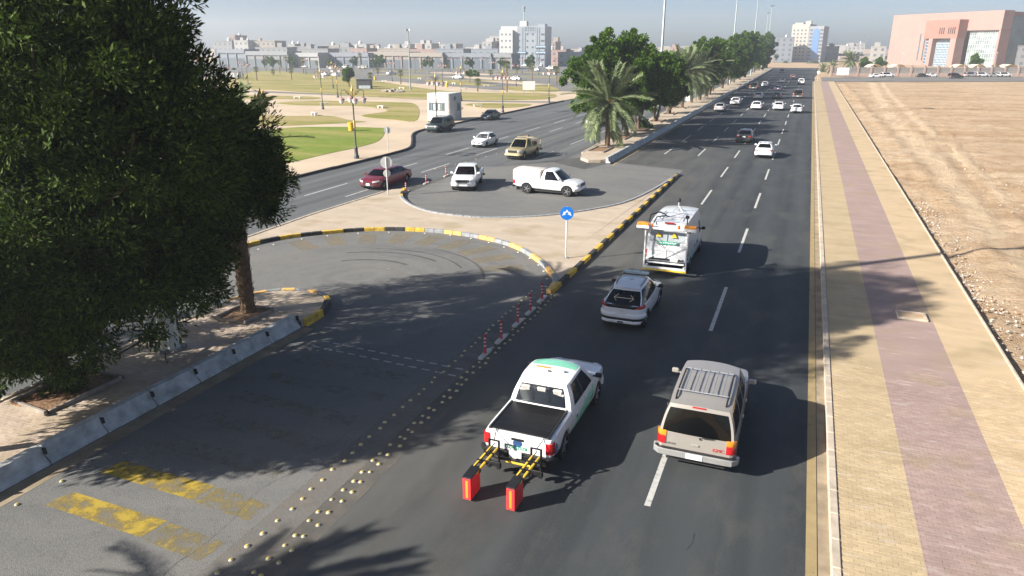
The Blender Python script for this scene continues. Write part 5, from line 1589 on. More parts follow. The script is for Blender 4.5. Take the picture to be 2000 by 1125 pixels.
def crown_lobes(rx, rz, zc, n, seed, spiky=.0):
    rr = random.Random(seed); out = [(0, 0, zc, min(rx, rz) * .75)]
    for k in range(n):
        a = rr.uniform(0, 6.28); e = rr.uniform(-.7, 1.0)
        c = math.cos(e * 1.3)
        r = rr.uniform(.45, .85)
        out.append((rx * r * c * math.cos(a), rx * r * c * math.sin(a), zc + rz * r * math.sin(e * 1.3), rr.uniform(.14, .32) * rx))
        if rr.random() < spiky:
            x, y, z, q = out[-1]; out.append((x, y, z + q * .75, q * .6)); out.append((x, y, z + q * 1.25, q * .35))
    return out
def med_tree(label, base, rx, rz, zc, seed, n_leaf=30000, size=.30, group='dense trees along the median', tr=.2):
    lob = crown_lobes(rx, rz, zc, 48, seed, .7)
    root = thing('median_tree', label, 'tree', base, group=group)
    rr = random.Random(seed); tm = MB()
    for k in range(3):
        a = rr.uniform(0, 6.28)
        limb(tm, (.15 * math.cos(a), .15 * math.sin(a), -.1), (.6 * math.cos(a), .6 * math.sin(a), zc - rz * .6), tr, tr * .7, rr, 8)
    for x, y, z, r in lob[::2]: limb(tm, (0, 0, zc - rz * .6), (x, y, z), tr * .4, .03, rr, 5, .2)
    tm.build('trunk', BARK, root, 60)
    link('crown', leaf_cloud('crown', lob, n_leaf, size, LEAFM, seed, cl_r=.62, aspect=.55), root)
    return root
T1 = med_tree('broad dark green tree right behind the nearest median palm', (-21.9, 87.0, .25), 5.6, 4.7, 6.4, 41, 95000, .34)
T2 = med_tree('dense tree behind the broad one on the far median', (-20.4, 96.5, .25), 4.7, 4.4, 5.9, 42, 80000, .34)
T3 = med_tree('slimmer dense tree third along the far median', (-20.2, 107.5, .25), 4.2, 4.2, 5.4, 43, 60000, .34)
T4 = med_tree('low dense tree between the median palms', (-20.6, 121.0, .25), 3.0, 3.0, 3.8, 44, 26000, .34)
for i, (src_t, y, s, lab) in enumerate([(T1, 160, 1.0, 'dense tree behind the group of median palms'), (T2, 176, 1.05, 'dense tree sixth along the far median'), (T1, 205, 1.05, 'dense tree seventh along the far median'),
        (T3, 222, 1.3, 'dense tree eighth along the far median'), (T2, 240, 1.2, 'dense tree ninth along the far median'), (T1, 262, 1.25, 'dense tree tenth along the far median'), (T2, 284, 1.3, 'dense tree eleventh along the far median'),
        (T1, 312, 1.3, 'dense tree twelfth along the far median'), (T2, 340, 1.35, 'dense tree thirteenth along the far median'), (T1, 372, 1.4, 'farthest dense tree at the end of the far median')]):
    copy_tree(src_t, (-20.9 - (y - 160) * .008, y, .25), rz=i * 1.3, label=lab, scale=s)
# low shrub at the foot of the median trees and weeds under the near tree
link('shrub', leaf_cloud('shrub', [(0, 0, .45, .55), (.5, .3, .35, .4), (-.4, .5, .4, .4)], 2600, .22, LEAFM, 51, cl_r=.3, aspect=.5), loc=(-19.6, 97.5, .25), label='small light green shrub on the far median pavement', cat='shrub')
link('weeds', leaf_cloud('weeds', [(0, 0, .25, .35), (.4, .3, .2, .3), (.75, .15, .25, .3)], 1500, .17, LEAFA, 52, cl_r=.22), loc=(-20.9, 13.5, .27), label='low weeds round the foot of the large tree', cat='weeds', kind='stuff')

# planters
def planter(label, x, y, w, l, z, mat_f=None, broken=False, group=None):
    root = thing('tree_planter', label, 'planter', (x, y, z), group=group)
    MB().box((0, 0, .01), (w, l, .05)).build('soil', SOIL, root)
    for i, (cx, cy, sx, sy) in enumerate(((0, -l / 2, w + .1, .1), (0, l / 2, w + .1, .1), (-w / 2, 0, .1, l - .1), (w / 2, 0, .1, l - .1))):
        o = MB().box((0, 0, .05), (sx, sy, .14), ch=.015).build('border_plank', mat_f or mat("weathered_border", (.26, .22, .18), .9, var=.3, bmp=.5), root, loc=(cx, cy, 0))
        if broken: o.rotation_euler = (R(random.uniform(-6, 6)), R(random.uniform(-5, 5)), R(random.uniform(-9, 9)))
    return root
planter('broken timber edged soil bed round the large tree trunk', -20.45, 13.7, 1.7, 2.5, .28, broken=True)
planter('sandy soil bed with timber edge round the near palm trunk', -20.05, 21.15, 1.5, 1.7, .28, broken=True)
lit = leaf_cloud('leaf_litter', [(0, 0, .02, .55), (.3, .5, .02, .5), (-.2, -.7, .02, .5)], 900, .09, mat("dry_leaves", (.28, .12, .05), .9, island=.5), 61, cl_r=.3)
for v in lit.vertices: v.co.z = .03 + abs(v.co.z) * .12
link('leaf_litter', lit, loc=(-20.45, 13.5, .30), label='dry brown leaf litter in the soil bed under the large tree', cat='leaf litter', kind='stuff')
pl = ['bare soil bed at the tip of the far median, under the nearest palm', 'soil bed under the broad dark tree on the far median', 'soil bed under the second dense tree on the far median', 'soil bed beside the third dense tree on the far median', 'small soil bed farther along the far median', 'farthest visible soil bed on the far median']
for (x, y), lb_ in zip(((-19.6, 74.6), (-20.1, 86.0), (-19.9, 96.2), (-20.0, 108), (-20.4, 121), (-20.6, 134)), pl):
    planter(lb_, x, y, 1.7, 4.2, .255, group='soil beds on the far median')

# ------------------------------------------------------------------ street furniture
# high mast foot on the near median
mast = thing('lighting_mast', 'thick white eight sided mast foot bolted beside the large tree', 'mast', (-20.1, 17.44, .27))
MB().lathe([(.36, 0), (.31, .9), (.27, 8), (.22, 18), (.15, 32), (.0, 32.1)], 8).build('shaft', mat("white_mast_paint", (.52, .52, .47), .55, bmp=.05), mast)
fl = MB().lathe([(.55, .0), (.55, .05), (.36, .06)], 20).build('base_flange', mat("rusty_flange", (.22, .2, .17), .7, .2), mast)
for k in range(12): MB().lathe([(.03, .05), (.03, .12), (0, .125)], 6, (.46 * math.cos(R(30 * k)), .46 * math.sin(R(30 * k)), 0)).build('bolt', STEEL, fl)
MB().box((0, 0, -.06), (1.7, 1.7, .16), ch=.02).build('footing', CONC, mast)
MB().tube([(-.34, .1, .35), (-.6, -.1, .42), (-1.0, -.5, .25), (-1.25, -1.0, .05), (-1.3, -1.2, .02)], .035, 7).build('cable', BLACK, mast, 60)
MB().tube([(.3, -.35, .15), (.45, -.6, .25), (.6, -.8, .05), (.9, -1.0, .03)], .02, 6).build('cable', BLACK, mast, 60)
hd = MB()
for k in range(8):
    a = R(45 * k); hd.box((1.0 * math.cos(a), 1.0 * math.sin(a), 31.6), (.5, .35, .3), rz=a)
hd.tube([(1.0 * math.cos(R(20 * k)), 1.0 * math.sin(R(20 * k)), 31.7) for k in range(19)], .04, 6)
hd.build('lamp_ring', STEEL, mast)

def tall_lamp(label, x, y, hh):
    root = thing('street_lamp', label, 'street lamp', (x, y, .25), group='tall masts along the median')
    MB().lathe([(.30, 0), (.28, .8), (.22, 1.0), (.12, hh), (0, hh + .1)], 12).build('pole', mat("pale_green_mast", (.27, .31, .30), .5, .3), root, 60)
    h_ = MB()
    for k in range(6):
        a = R(60 * k); h_.box((.75 * math.cos(a), .75 * math.sin(a), hh - .15), (.7, .32, .22), rz=a, ch=.03)
    h_.lathe([(.15, hh - .6), (.5, hh - .2), (.5, hh + .1), (0, hh + .2)], 12)
    h_.build('lamp_head', mat("teal_lamp_head", (.10, .20, .19), .5), root, 40)
for (x, y), hh, lab in zip([(-21.2, 114.6), (-21.9, 231), (-21.2, 303), (-21.1, 400), (-27.1, 480)], (30, 30, 30, 30, 30), ('nearest tall pale mast rising out of the median trees', 'second tall mast rising from the median trees', 'third tall mast with teal head above the median', 'fourth tall mast with its head seen against the sky', 'farthest tall mast over the median trees')):
    tall_lamp(lab, x, y, hh)

sm_ = thing('road_sign', 'small white sign on a post between the median palms', 'road sign', (-19.2, 131, .25))
MB().lathe([(.04, 0), (.04, 2.2), (0, 2.21)], 8).build('post', STEEL, sm_); MB().box((0, -.05, 1.9), (.7, .04, .9), ch=.01).build('sign_plate', WHITEP, sm_)
# signs
SIGNBLUE = mat("blue_sign", (.01, .17, .62), .35, var=.05)
SIGNBACK = mat("aluminium_sign_back", (.55, .56, .55), .5, .4)
def disc(c, r, t=.03):
    return MB().lathe([(r, -t / 2), (r, t / 2)], 32, c, axis='Y')
bs = thing('road_sign', 'round blue sign with white split arrows on a thin pole at the island edge', 'road sign', (-10.64, 34.28, .14))
MB().lathe([(.04, 0), (.04, 2.72), (0, 2.73)], 10).build('post', mat("white_post", (.6, .6, .58), .5), bs, 60)
MB().box((0, 0, .02), (.2, .2, .04)).build('foot_plate', STEEL, bs)
sgn = disc((0, -.05, 2.38), .345).build('sign_disc', SIGNBLUE, bs, 30)
aw = MB()
aw.add([(x, -.07, 2.38 + z) for x, z in ((0, .20), (-.10, .06), (-.16, .10), (-.24, -.13), (-.04, -.05), (-.085, .0), (0, .07), (.085, .0), (.04, -.05), (.24, -.13), (.16, .10), (.10, .06))], [(0, 1, 2, 3, 4, 5, 6), (0, 6, 7, 8, 9, 10, 11)])
aw.build('white_arrows', PLATE, sgn)
bs.rotation_euler = (0, 0, R(16))
s1 = thing('road_sign', 'two round signs on one post seen from behind, in front of the maroon sedan', 'road sign', (-28.15, 45.7, .14), rz=R(25))
MB().lathe([(.045, 0), (.045, 2.75), (0, 2.76)], 10).build('post', SIGNBACK, s1, 60)
disc((0, .05, 2.35), .43).build('sign_disc', SIGNBACK, s1, 30); disc((0, .05, 1.55), .27).build('sign_disc', SIGNBACK, s1, 30)
MB().box((0, .075, 2.35), (.5, .03, .05)).box((0, .075, 1.55), (.3, .03, .05)).build('bracket', STEEL, s1)
s2 = thing('road_sign', 'small oval sign back on a slim pole at the park kerb', 'road sign', (-40.3, 66.0, .13), rz=R(25))
MB().lathe([(.04, 0), (.04, 2.5), (0, 2.51)], 10).build('post', SIGNBACK, s2, 60); disc((0, .05, 2.2), .36).build('sign_disc', SIGNBACK, s2, 30)
s3 = thing('road_sign', 'small white round sign at the far end of the side walk', 'road sign', (2.6, 263.5, 0))
MB().lathe([(.05, 0), (.05, 3.0), (0, 3.01)], 8).build('post', SIGNBACK, s3); disc((0, -.06, 2.9), .45).build('sign_disc', WHITEP, s3, 30)

# red flexible posts on white bases
REDP = mat("red_post", (.50, .02, .035), .45); WREF = mat("white_reflective_band", (.75, .74, .72), .4); BASEW = mat("off_white_base", (.55, .53, .47), .7)
def bollard(label, x, y, group, rz=R(90), cap=True):
    root = thing('flexible_post', label, 'bollard', (x, y, 0), rz, group)
    b = MB().prism([(-.48, -.05), (-.42, -.09), (.42, -.09), (.48, -.05), (.48, .05), (.42, .09), (-.42, .09), (-.48, .05)], 0, .07)
    b.build('base', BASEW, root)
    MB().lathe([(.06, .06), (.055, .12), (.045, .14), (.045, .74), (.05, .75), (.05, .78), (0, .785)], 14).build('post', REDP, root, 40)
    for z in (.34, .48, .62): MB().lathe([(.0475, z), (.0475, z + .05)], 14).build('white_band', WREF, root)
bl_ = ['nearest red post with white bands beside the rows of studs', 'second nearest red banded post beside the studs', 'third red banded post, middle of five', 'fourth red banded post from the camera', 'fifth red banded post at the island tip']
for (x, y), lab in zip([(-9.68, 21.7), (-9.68, 23.2), (-9.7, 25.0), (-9.7, 26.45), (-9.75, 28.05)], bl_):
    bollard(lab, x, y, 'red flexible posts beside the bay')
for (x, y), lab in zip([(-27.7, 47.6), (-28.0, 51.4), (-28.1, 55.2)], ['red post at the tip of the upper island kerb', 'red post standing between maroon sedan and white pickup', 'slim red post nearest the oncoming tan pickup']):
    bollard(lab, x, y, 'red posts by the upper turning bay', R(95))

# raised studs
stud_w = MB().lathe([(.062, 0), (.056, .016), (.0, .017)], 10).lathe([(.045, .016), (.03, .036), (0, .04)], 10, mi=1).mesh('road_stud', [mat("white_stud_base", (.45, .43, .36), .6), mat("yellow_stud_cap", (.55, .42, .12), .5)])
stud_p = MB().lathe([(.062, 0), (.05, .02), (0, .03)], 8).mesh('road_stud', mat("pale_stud", (.62, .60, .54), .6))
rr = random.Random(9)
y = 8.6
while y < 29:
    for x in (-9.40, -9.62, -10.32 - .012 * (y - 9)):
        if rr.random() < .95:
            o_ = link('road_stud', stud_w, None, (x + rr.uniform(-.05, .05), y + rr.uniform(-.07, .07) + (.2 if x < -10 else 0), .006), label='raised yellow capped road stud in the rows along the bay edge', cat='road stud', group='road studs along the bay edge')
            o_.scale = (rr.uniform(.85, 1.12),) * 3; o_.rotation_euler = (rr.uniform(-.08, .08), rr.uniform(-.08, .08), 0)
    y += .46
for p in STUDS_ARC:
    link('road_stud', stud_p, None, (p[0], p[1], .008), label='small pale road stud along the striped kerb arc', cat='road stud', group='road studs round the turn')
for p in UP_STUDS:
    link('road_stud', stud_p, None, (p[0], p[1], .008), label='small pale road stud by the upper turning bay', cat='road stud', group='road studs by the upper bay')
for (x, y) in ((-16.6, 9.3), (-16.5, 10.4)):
    link('road_stud', stud_w, None, (x, y, .012), label='lone road stud on the dusty strip beside the barrier', cat='road stud', group='studs on the dusty strip')
# ------------------------------------------------------------------ park furniture
LPINK = mat("pink_lantern", (.42, .26, .26), .5); LDARK = mat("dark_lamp_iron", (.05, .055, .06), .5); LGOLD = mat("gold_trim", (.55, .40, .10), .4, .4); LMILK = mat("milky_glass", (.72, .70, .66), .3)
def park_lamp_parts(root):
    MB().lathe([(.26, 0), (.26, .25), (.19, .35), (.16, .9), (.20, 1.0), (.12, 1.1), (.09, 1.2)], 12).build('base', LDARK, root, 40)
    MB().lathe([(.075, 1.1), (.06, 6.4), (.03, 6.9), (0, 7.25)], 10).build('pole', LDARK, root, 40)
    MB().lathe([(.075, 2.9), (.11, 3.0), (.11, 3.55), (.075, 3.65)], 10).lathe([(.06, 6.35), (.14, 6.5), (.05, 6.75), (.0, 7.35)], 10).build('collar', LGOLD, root, 40)
    for k in range(4):
        a = R(45 + 90 * k); c, s = math.cos(a), math.sin(a)
        arm = MB().tube([(c * r, s * r, z) for r, z in ((.05, 5.9), (.35, 6.15), (.75, 6.55), (1.05, 6.45), (1.1, 6.1), (1.05, 5.85))], .03, 5)
        arm.tube([(c * (.45 + .16 * math.cos(R(t))), s * (.45 + .16 * math.cos(R(t))), 6.25 + .16 * math.sin(R(t))) for t in range(0, 300, 40)], .022, 5)
        ar = arm.build('arm', LGOLD if k % 2 else LDARK, root, 50)
        MB().lathe([(.05, 5.86), (.28, 5.72), (.30, 5.62), (.05, 5.6)], 12, (c * 1.05, s * 1.05, 0)).build('lantern_cap', LPINK, ar, 40)
        MB().lathe([(.25, 5.62), (.24, 5.45), (.10, 5.25), (0, 5.2)], 12, (c * 1.05, s * 1.05, 0)).build('lantern_glass', LMILK, ar, 40)
near_l = None; far_l = None
fl_order = sorted(range(8, len(LAMPS)), key=lambda k: LAMPS[k][0] / LAMPS[k][1])
near_names = ['ornate park lamp nearest the road, left of the booth', 'ornate park lamp on the winding plaza path at left', 'ornate park lamp beside the park drive, right one of a pair', 'ornate park lamp beside the park drive, left one of a pair',
              'ornate park lamp standing in front of the white booth', 'ornate park lamp right of the yellow bin behind the booth', 'ornate park lamp at the kerb beyond the dark sedan', 'ornate park lamp near the blank billboard']
for i, (x, y) in enumerate(LAMPS):
    if i < 8:
        if near_l is None:
            near_l = thing('park_lamp', near_names[i], 'lamp post', (x, y, .13), group='ornate park lamps'); park_lamp_parts(near_l)
        else:
            copy_tree(near_l, (x, y, .13), rz=.4 * i, label=near_names[i])
    else:
        if far_l is None:
            tmp = MB()
            tmp.lathe([(.26, 0), (.2, .4), (.12, 1.1), (.075, 1.3), (.06, 6.4), (0, 7.3)], 8)
            for k in range(4):
                a = R(45 + 90 * k); c, s = math.cos(a), math.sin(a)
                tmp.tube([(c * r, s * r, z) for r, z in ((.05, 5.9), (.75, 6.55), (1.05, 6.3), (1.05, 5.85))], .04, 4)
                tmp.lathe([(.05, 5.86), (.3, 5.65), (.24, 5.45), (0, 5.2)], 8, (c * 1.05, s * 1.05, 0), mi=1)
            far_l = tmp.mesh('park_lamp', [LDARK, LPINK])
        link('park_lamp', far_l, None, (x, y, .13), .3 * i, label='distant ornate park lamp round the parking lot, %s from the left' % ordinal(fl_order.index(i)), cat='lamp post', group='distant park lamps')
mp = thing('floodlight_mast', 'tall slim floodlight mast in the middle of the park', 'mast', (MAST[0], MAST[1], .15))
MB().lathe([(.22, 0), (.2, 1), (.10, 14.2), (0, 14.3)], 8).build('pole', mat("pale_green_mast", (.27, .31, .30)), mp)
fm_ = MB()
for k in range(3): fm_.box((.5 * math.cos(R(120 * k)), .5 * math.sin(R(120 * k)), 14.5), (.5, .3, .5), rz=R(120 * k))
fm_.build('floodlights', STEEL, mp)
bench_m = None
for i, (x, y) in enumerate(BENCHES):
    lab = 'white concrete bench, %s from the left of the park benches' % ordinal(sorted(range(len(BENCHES)), key=lambda k: math.atan2(BENCHES[k][0], BENCHES[k][1])).index(i))
    if bench_m is None:
        b0 = thing('park_bench', lab, 'bench', (x, y, .16), group='white park benches')
        MB().box((0, 0, .42), (1.7, .48, .1), ch=.02).build('seat', mat("white_concrete", (.66, .63, .58), .8, bmp=.2), b0)
        for sx in (-.55, .55): MB().box((sx, 0, .19), (.28, .4, .38), ch=.03).build('leg', mat("white_concrete", (.66, .63, .58)), b0)
        bench_m = b0; bench_m.rotation_euler = (0, 0, .3)
    else:
        copy_tree(bench_m, (x, y, .16), rz=random.uniform(-.5, .7), label=lab)
bin_m = None
BL = ['yellow bin at the far left of the park drive', 'yellow bin right of the white booth', 'yellow bin on the second park drive', 'yellow bin at the edge of the parking lot, left', 'yellow bin by the parking lot behind the dark kiosk', 'yellow bin by the green lawn near the closest park lamp']
for (x, y), lab in zip(BINS, BL):
    if bin_m is None:
        b0 = thing('litter_bin', lab, 'bin', (x, y, .14), group='yellow bins')
        MB().lathe([(.32, 0), (.38, .05), (.42, 1.05), (.36, 1.12)], 14).build('drum', mat("yellow_bin", (.72, .38, .02), .5), b0, 40)
        MB().lathe([(.44, 1.05), (.44, 1.12), (.34, 1.13)], 14).build('rim', mat("yellow_bin", (.72, .38, .02)), b0, 40)
        bin_m = b0
    else: copy_tree(bin_m, (x, y, .14), label=lab)

# white booth
bo = thing('guard_booth', 'white cubic guard booth with rounded corner and wide window on the plaza', 'booth', (-50.6, 99.6, .13), rz=R(0))
BW = mat("white_render", (.60, .60, .59), .6, bmp=.05)
poly = []
for cx, cy, r, a0 in ((-1.9, -1.9, .05, 180), (1.9, -1.9, .55, 270), (1.9, 1.9, .05, 0), (-1.9, 1.9, .05, 90)):
    for k in range(7):
        a = R(a0 + 15 * k); q = .0
        poly.append((cx - math.copysign(r, cx) + r * math.cos(a), cy - math.copysign(r, cy) + r * math.sin(a)))
MB().prism(poly, 0, 3.9).build('wall', BW, bo, 30)
rf = [(x * .96, y * .96) for x, y in poly]
MB().prism(rf, 3.9, 3.96).build('roof', mat("pale_roof", (.6, .6, .57), .8), bo)
WGL = mat("window_glass", (.10, .13, .15), .06, .0, var=.3, scale=2, spec=.8)
w1 = MB().box((-.35, -1.91, 2.05), (2.6, .06, 1.15)).build('window', WGL, bo)
MB().box((-.35, -1.93, 1.45), (2.7, .09, .06)).box((-.35, -1.93, 2.65), (2.7, .09, .06)).build('window_frame', STEEL, w1)
for x in (-1.2, -.35, .5): MB().box((x, -1.94, 2.05), (.05, .05, 1.14)).build('mullion', STEEL, w1)
for x in (-.7, .1): MB().box((x, -1.95, 2.0), (.3, .02, .9)).build('curtain', mat("curtain", (.6, .58, .5), .8), w1)
w2 = MB().box((1.91, .9, 2.0), (.06, 1.0, 1.3)).build('window', WGL, bo)
MB().box((1.93, .9, 1.33), (.08, 1.1, .05)).build('window_frame', STEEL, w2)
MB().box((1.92, -.4, 3.2), (.05, .5, .55)).build('air_vent', mat("dark_vent", (.12, .14, .13), .6), bo)
MB().box((1.91, -.5, 1.05), (.05, .9, 2.05)).build('door', mat("white_door", (.62, .62, .6), .5), bo)

kx, ky = (KIOSK[0][0] + KIOSK[1][0]) / 2, (KIOSK[0][1] + KIOSK[1][1]) / 2
ks = thing('kiosk', 'dark kiosk with pale sign panel beside the round leafy tree', 'kiosk', (kx, ky, .15), rz=R(22))
MB().box((0, 0, 1.2), (3.8, 2.2, 2.4), ch=.03).build('wall', mat("dark_cladding", (.045, .05, .06), .6), ks)
MB().box((0, 0, 2.45), (4.1, 2.5, .12)).build('roof', mat("dark_cladding", (.045, .05, .06)), ks)
MB().box((.2, -1.12, .55), (3.0, .05, .8)).build('sign_panel', mat("pale_blue_panel", (.42, .46, .52), .5), ks)
bb = thing('billboard', 'blank white billboard on two legs near the drive', 'billboard', ((BILL[0][0] + BILL[1][0]) / 2, BILL[0][1] + .5, .15), rz=R(22))
MB().box((0, 0, 2.25), (2.75, .12, 1.9), ch=.02).build('panel', mat("blank_panel", (.72, .71, .67), .6), bb)
for x in (-1.0, 1.0): MB().box((x, .08, .8), (.1, .1, 1.6)).build('leg', STEEL, bb)
tr = thing('site_cabin', 'small white site cabin at the left edge of the park', 'cabin', ((TRAILER[0][0] + TRAILER[1][0]) / 2, TRAILER[0][1] + 2, .16), rz=R(22))
MB().box((0, 0, 1.35), (4.4, 2.6, 2.0), ch=.02).build('wall', BW, tr); MB().box((0, 0, 2.42), (4.7, 2.9, .1)).build('roof', STEEL, tr)
MB().box((1.2, -1.31, 1.3), (.8, .05, 1.7)).build('door', mat("grey_door", (.25, .26, .27)), tr)
md = leaf_cloud('stone_heap', [(0, 0, .1, .6)], 10, .1, SAND, 1)
st = MB(); r_ = random.Random(12)
for k in range(60):
    a = r_.uniform(0, 6.28); q = r_.random() ** .5
    st.box((q * 3 * math.cos(a), q * 1.4 * math.sin(a), .15 + .5 * (1 - q)), (r_.uniform(.3, .9), r_.uniform(.3, .7), r_.uniform(.2, .5)), rz=a, ch=.05, rx=r_.uniform(-.3, .3))
st.build('stone_heap', mat("pale_rubble", (.42, .38, .33), .9, island=.4), loc=(MOUND[0], MOUND[1], .14), label='low heap of pale stone blocks on the lawn left of the mast', cat='rubble', kind='stuff')

# park trees
def fan_crown(seed, r=1.3):
    rr = random.Random(seed); mb = MB()
    for k in range(34):
        el = R(80 - 130 * k / 34 + rr.uniform(-8, 8)); az = k * 2.4
        d = Vector((math.cos(el) * math.cos(az), math.cos(el) * math.sin(az), math.sin(el)))
        s = d.cross(Vector((0, 0, 1)))
        s = s.normalized() if s.length > .01 else Vector((1, 0, 0))
        u = s.cross(d)
        p = d * r * .45
        mb.tube([(0, 0, 0), tuple(p)], .02, 3, caps=False)
        for j in range(9):
            a = R(-70 + 17.5 * j)
            q = (d * math.cos(a) + s * math.sin(a)) * r * .6 + u * rr.uniform(-.05, .05) + Vector((0, 0, -.12))
            w = s * .05 * math.cos(a) - d * .05 * math.sin(a)
            mb.add([p - w * .3, p + q * .6 + w, p + q, p + q * .6 - w], [(0, 1, 2, 3)])
    return mb.mesh('crown', FANL)
FC = fan_crown(1)
order = sorted(range(len(FANPALMS)), key=lambda k: math.atan2(FANPALMS[k][0], FANPALMS[k][1]))
for i, (x, y, hh) in enumerate(FANPALMS):
    hh = max(2.6, hh); s = .9 + .1 * (hh > 5)
    root = thing('fan_palm', 'park fan palm, %s from the left, standing %s' % (ordinal(order.index(i)), 'on the lawn' if y < 215 else 'in the parking lot'), 'palm tree', (x, y, .15), rz=i, group='fan palms in the park')
    MB().tube([(0, 0, -.1), (.03, 0, hh * .4), (0, .04, hh - 1.2)], [.2, .16, .15], 8).build('trunk', PALMBARK, root, 50)
    link('crown', FC, root, (0, .04, hh - 1.25), scale=s)
rt = thing('park_tree', 'round leafy tree beside the dark kiosk in the park', 'tree', (BUSHTREE[0], BUSHTREE[1], .15))
tm = MB(); limb(tm, (0, 0, -.1), (0, 0, 2.5), .18, .12, random.Random(1)); tm.build('trunk', BARK, rt, 60)
link('crown', leaf_cloud('crown', crown_lobes(2.0, 2.2, 3.2, 16, 77), 9000, .34, LEAFM, 77, cl_r=.5, aspect=.5), rt)
at_ = thing('park_tree', 'flat topped light green tree in front of the parked white car', 'tree', (ACACIA[0], ACACIA[1], .15))
tm = MB(); limb(tm, (0, 0, -.1), (0, 0, 2.2), .12, .08, random.Random(2)); limb(tm, (0, 0, 1.6), (1.5, 0, 2.9), .06, .03, random.Random(3)); limb(tm, (0, 0, 1.6), (-1.5, 0, 2.9), .06, .03, random.Random(4)); tm.build('trunk', BARK, at_, 60)
link('crown', leaf_cloud('crown', [(x * .9, y, 2.9 + .1 * (x % 2), .6) for x in (-2, -1, 0, 1, 2) for y in (-.8, .8)], 5000, .32, LEAFM, 78, cl_r=.4, aspect=.5), at_)
sm = crown_lobes(1.6, 1.9, 2.9, 12, 80); SMC = leaf_cloud('crown', sm, 5000, .4, LEAFM, 80, cl_r=.5, aspect=.5)
stm = MB(); limb(stm, (0, 0, -.1), (0, 0, 2.2), .14, .1, random.Random(6)); STM = stm.mesh('trunk', BARK)
r_ = random.Random(33)
spots = [(-238, 305), (-226, 318), (-214, 322), (-204, 325), (-246, 300), (-180, 335), (-140, 338), (-150, 322), (-260, 312), (-120, 322), (-196, 318), (-172, 325)]
spots.sort(key=lambda s: math.atan2(s[0], s[1]))
for i, (x, y) in enumerate(spots):
    root = thing('park_tree', 'small tree %s from the left in front of the long low shops' % ordinal(i), 'tree', (x, y, .14), rz=i, group='small trees before the shops', scale=r_.uniform(.9, 1.5))
    link('trunk', STM, root); link('crown', SMC, root)

# parked cars in the lot: too small to show parts
def tiny_car(P, suv=False):
    S = suv_spec(4.9, 1.95, 1.85) if suv else sedan_spec()
    c = Car(S); b = c.body(); sh, pil, panes = MB(), {}, []
    c.cabin(sh, pil, panes)
    b.add(sh.v, sh.f)
    for q in pil.values(): b.add(q.v, q.f, 1)
    for _, m in panes: b.add(m.v, m.f, 1)
    for yw in S['wheels']:
        for sg in (1, -1): b.lathe([(.02, -.1), (S['wr'], -.1), (S['wr'], .1), (.02, .1)], 12, (sg * (S['W'] / 2 - .12), yw, S['wr']), axis='X', mi=1)
    return b.mesh('parked_car', [P, BLACK], 40)
TC = [tiny_car(WHITE), tiny_car(WHITE, True), tiny_car(SILVER), tiny_car(BEIGE, True)]
special = {0: 'white sedan parked in the lot left of the floodlight mast', 1: 'white car parked beside the flat topped tree', 2: 'white sedan parked before the white tower block', 13: 'white car at the lot edge left of the round leafy tree', 14: 'white car nearest the round leafy tree in the lot'}
lc_order = sorted((k for k in range(len(LOT_CARS)) if k not in special), key=lambda k: LOT_CARS[k][0] / LOT_CARS[k][1])
for i, (x, y) in enumerate(LOT_CARS):
    link('parked_car', TC[0 if i in special else r_.choice((0, 1, 0, 2, 3))], None, (x, y, .14), R(r_.choice((65, 70, 100, 75, -20)) if i not in (1, 2) else 75), label=special.get(i) or 'pale car in the distant parking lot, %s such car from the left' % ordinal(lc_order.index(i)), cat='car', group='cars parked in the distant lot' if i not in special else None)

# ------------------------------------------------------------------ buildings
WALLC = {'grey': mat("grey_render", (.19, .19, .19), .8, world_space=True), 'white': mat("white_house_render", (.30, .29, .275), .8, world_space=True), 'tan': mat("tan_render", (.25, .215, .18), .8, world_space=True),
         'pink': mat("pink_render", (.27, .185, .16), .8, world_space=True), 'blue': mat("bluegrey_render", (.165, .185, .21), .7, world_space=True)}
WIN = mat("far_window", (.10, .12, .14), .25, spec=.8)
wmesh = MB().box((0, 0, 0), (1, .12, 1)).mesh('window', WIN)
def building(name, label, x0, x1, y, hh, m, depth=14, rows=None, cols=None, roofbits=True, rz=0, group='houses on the far skyline'):
    w = x1 - x0
    root = thing(name, label, 'building', ((x0 + x1) / 2, y, 0), rz, group)
    MB().box((0, depth / 2, hh / 2), (w, depth, hh)).build('wall', m, root)
    MB().box((0, depth / 2, hh + .25), (w + .4, depth + .4, .5)).build('parapet', m, root)
    rr = random.Random(int(abs(x0) * 10))
    if roofbits:
        for k in range(rr.randint(1, 3)):
            s = rr.uniform(1.2, 2.6)
            if rr.random() < .5: MB().lathe([(s * .5, 0), (s * .5, s * .7), (s * .2, s * .9), (0, s)], 10, (rr.uniform(-w * .35, w * .35), depth * rr.uniform(.2, .7), hh + .5)).build('water_tank', BW, root, 40)
            else: MB().box((rr.uniform(-w * .3, w * .3), depth * rr.uniform(.3, .7), hh + .5 + s * .6), (s * 1.6, s * 1.4, s * 1.2)).build('stair_house', m, root)
    rows = rows if rows is not None else max(1, int(hh / 3.4)); cols = cols if cols is not None else max(2, min(6, int(w / 3.6)))
    for r_ in range(rows):
        for c in range(cols):
            o = link('window', wmesh, root, (-w / 2 + w * (c + .5) / cols, -.0, hh * (r_ + .55) / rows))
            o.scale = (min(1.6, w / cols * .45), 1, 1.5)
    return root
bl_lab = {'grey': 'grey', 'white': 'white', 'tan': 'tan', 'pink': 'pinkish', 'blue': 'blue grey'}
B_order = sorted(range(len(SKY_BLD)), key=lambda k: (SKY_BLD[k][0] + SKY_BLD[k][1]) / 2 / SKY_BLD[k][2])
seen = {}
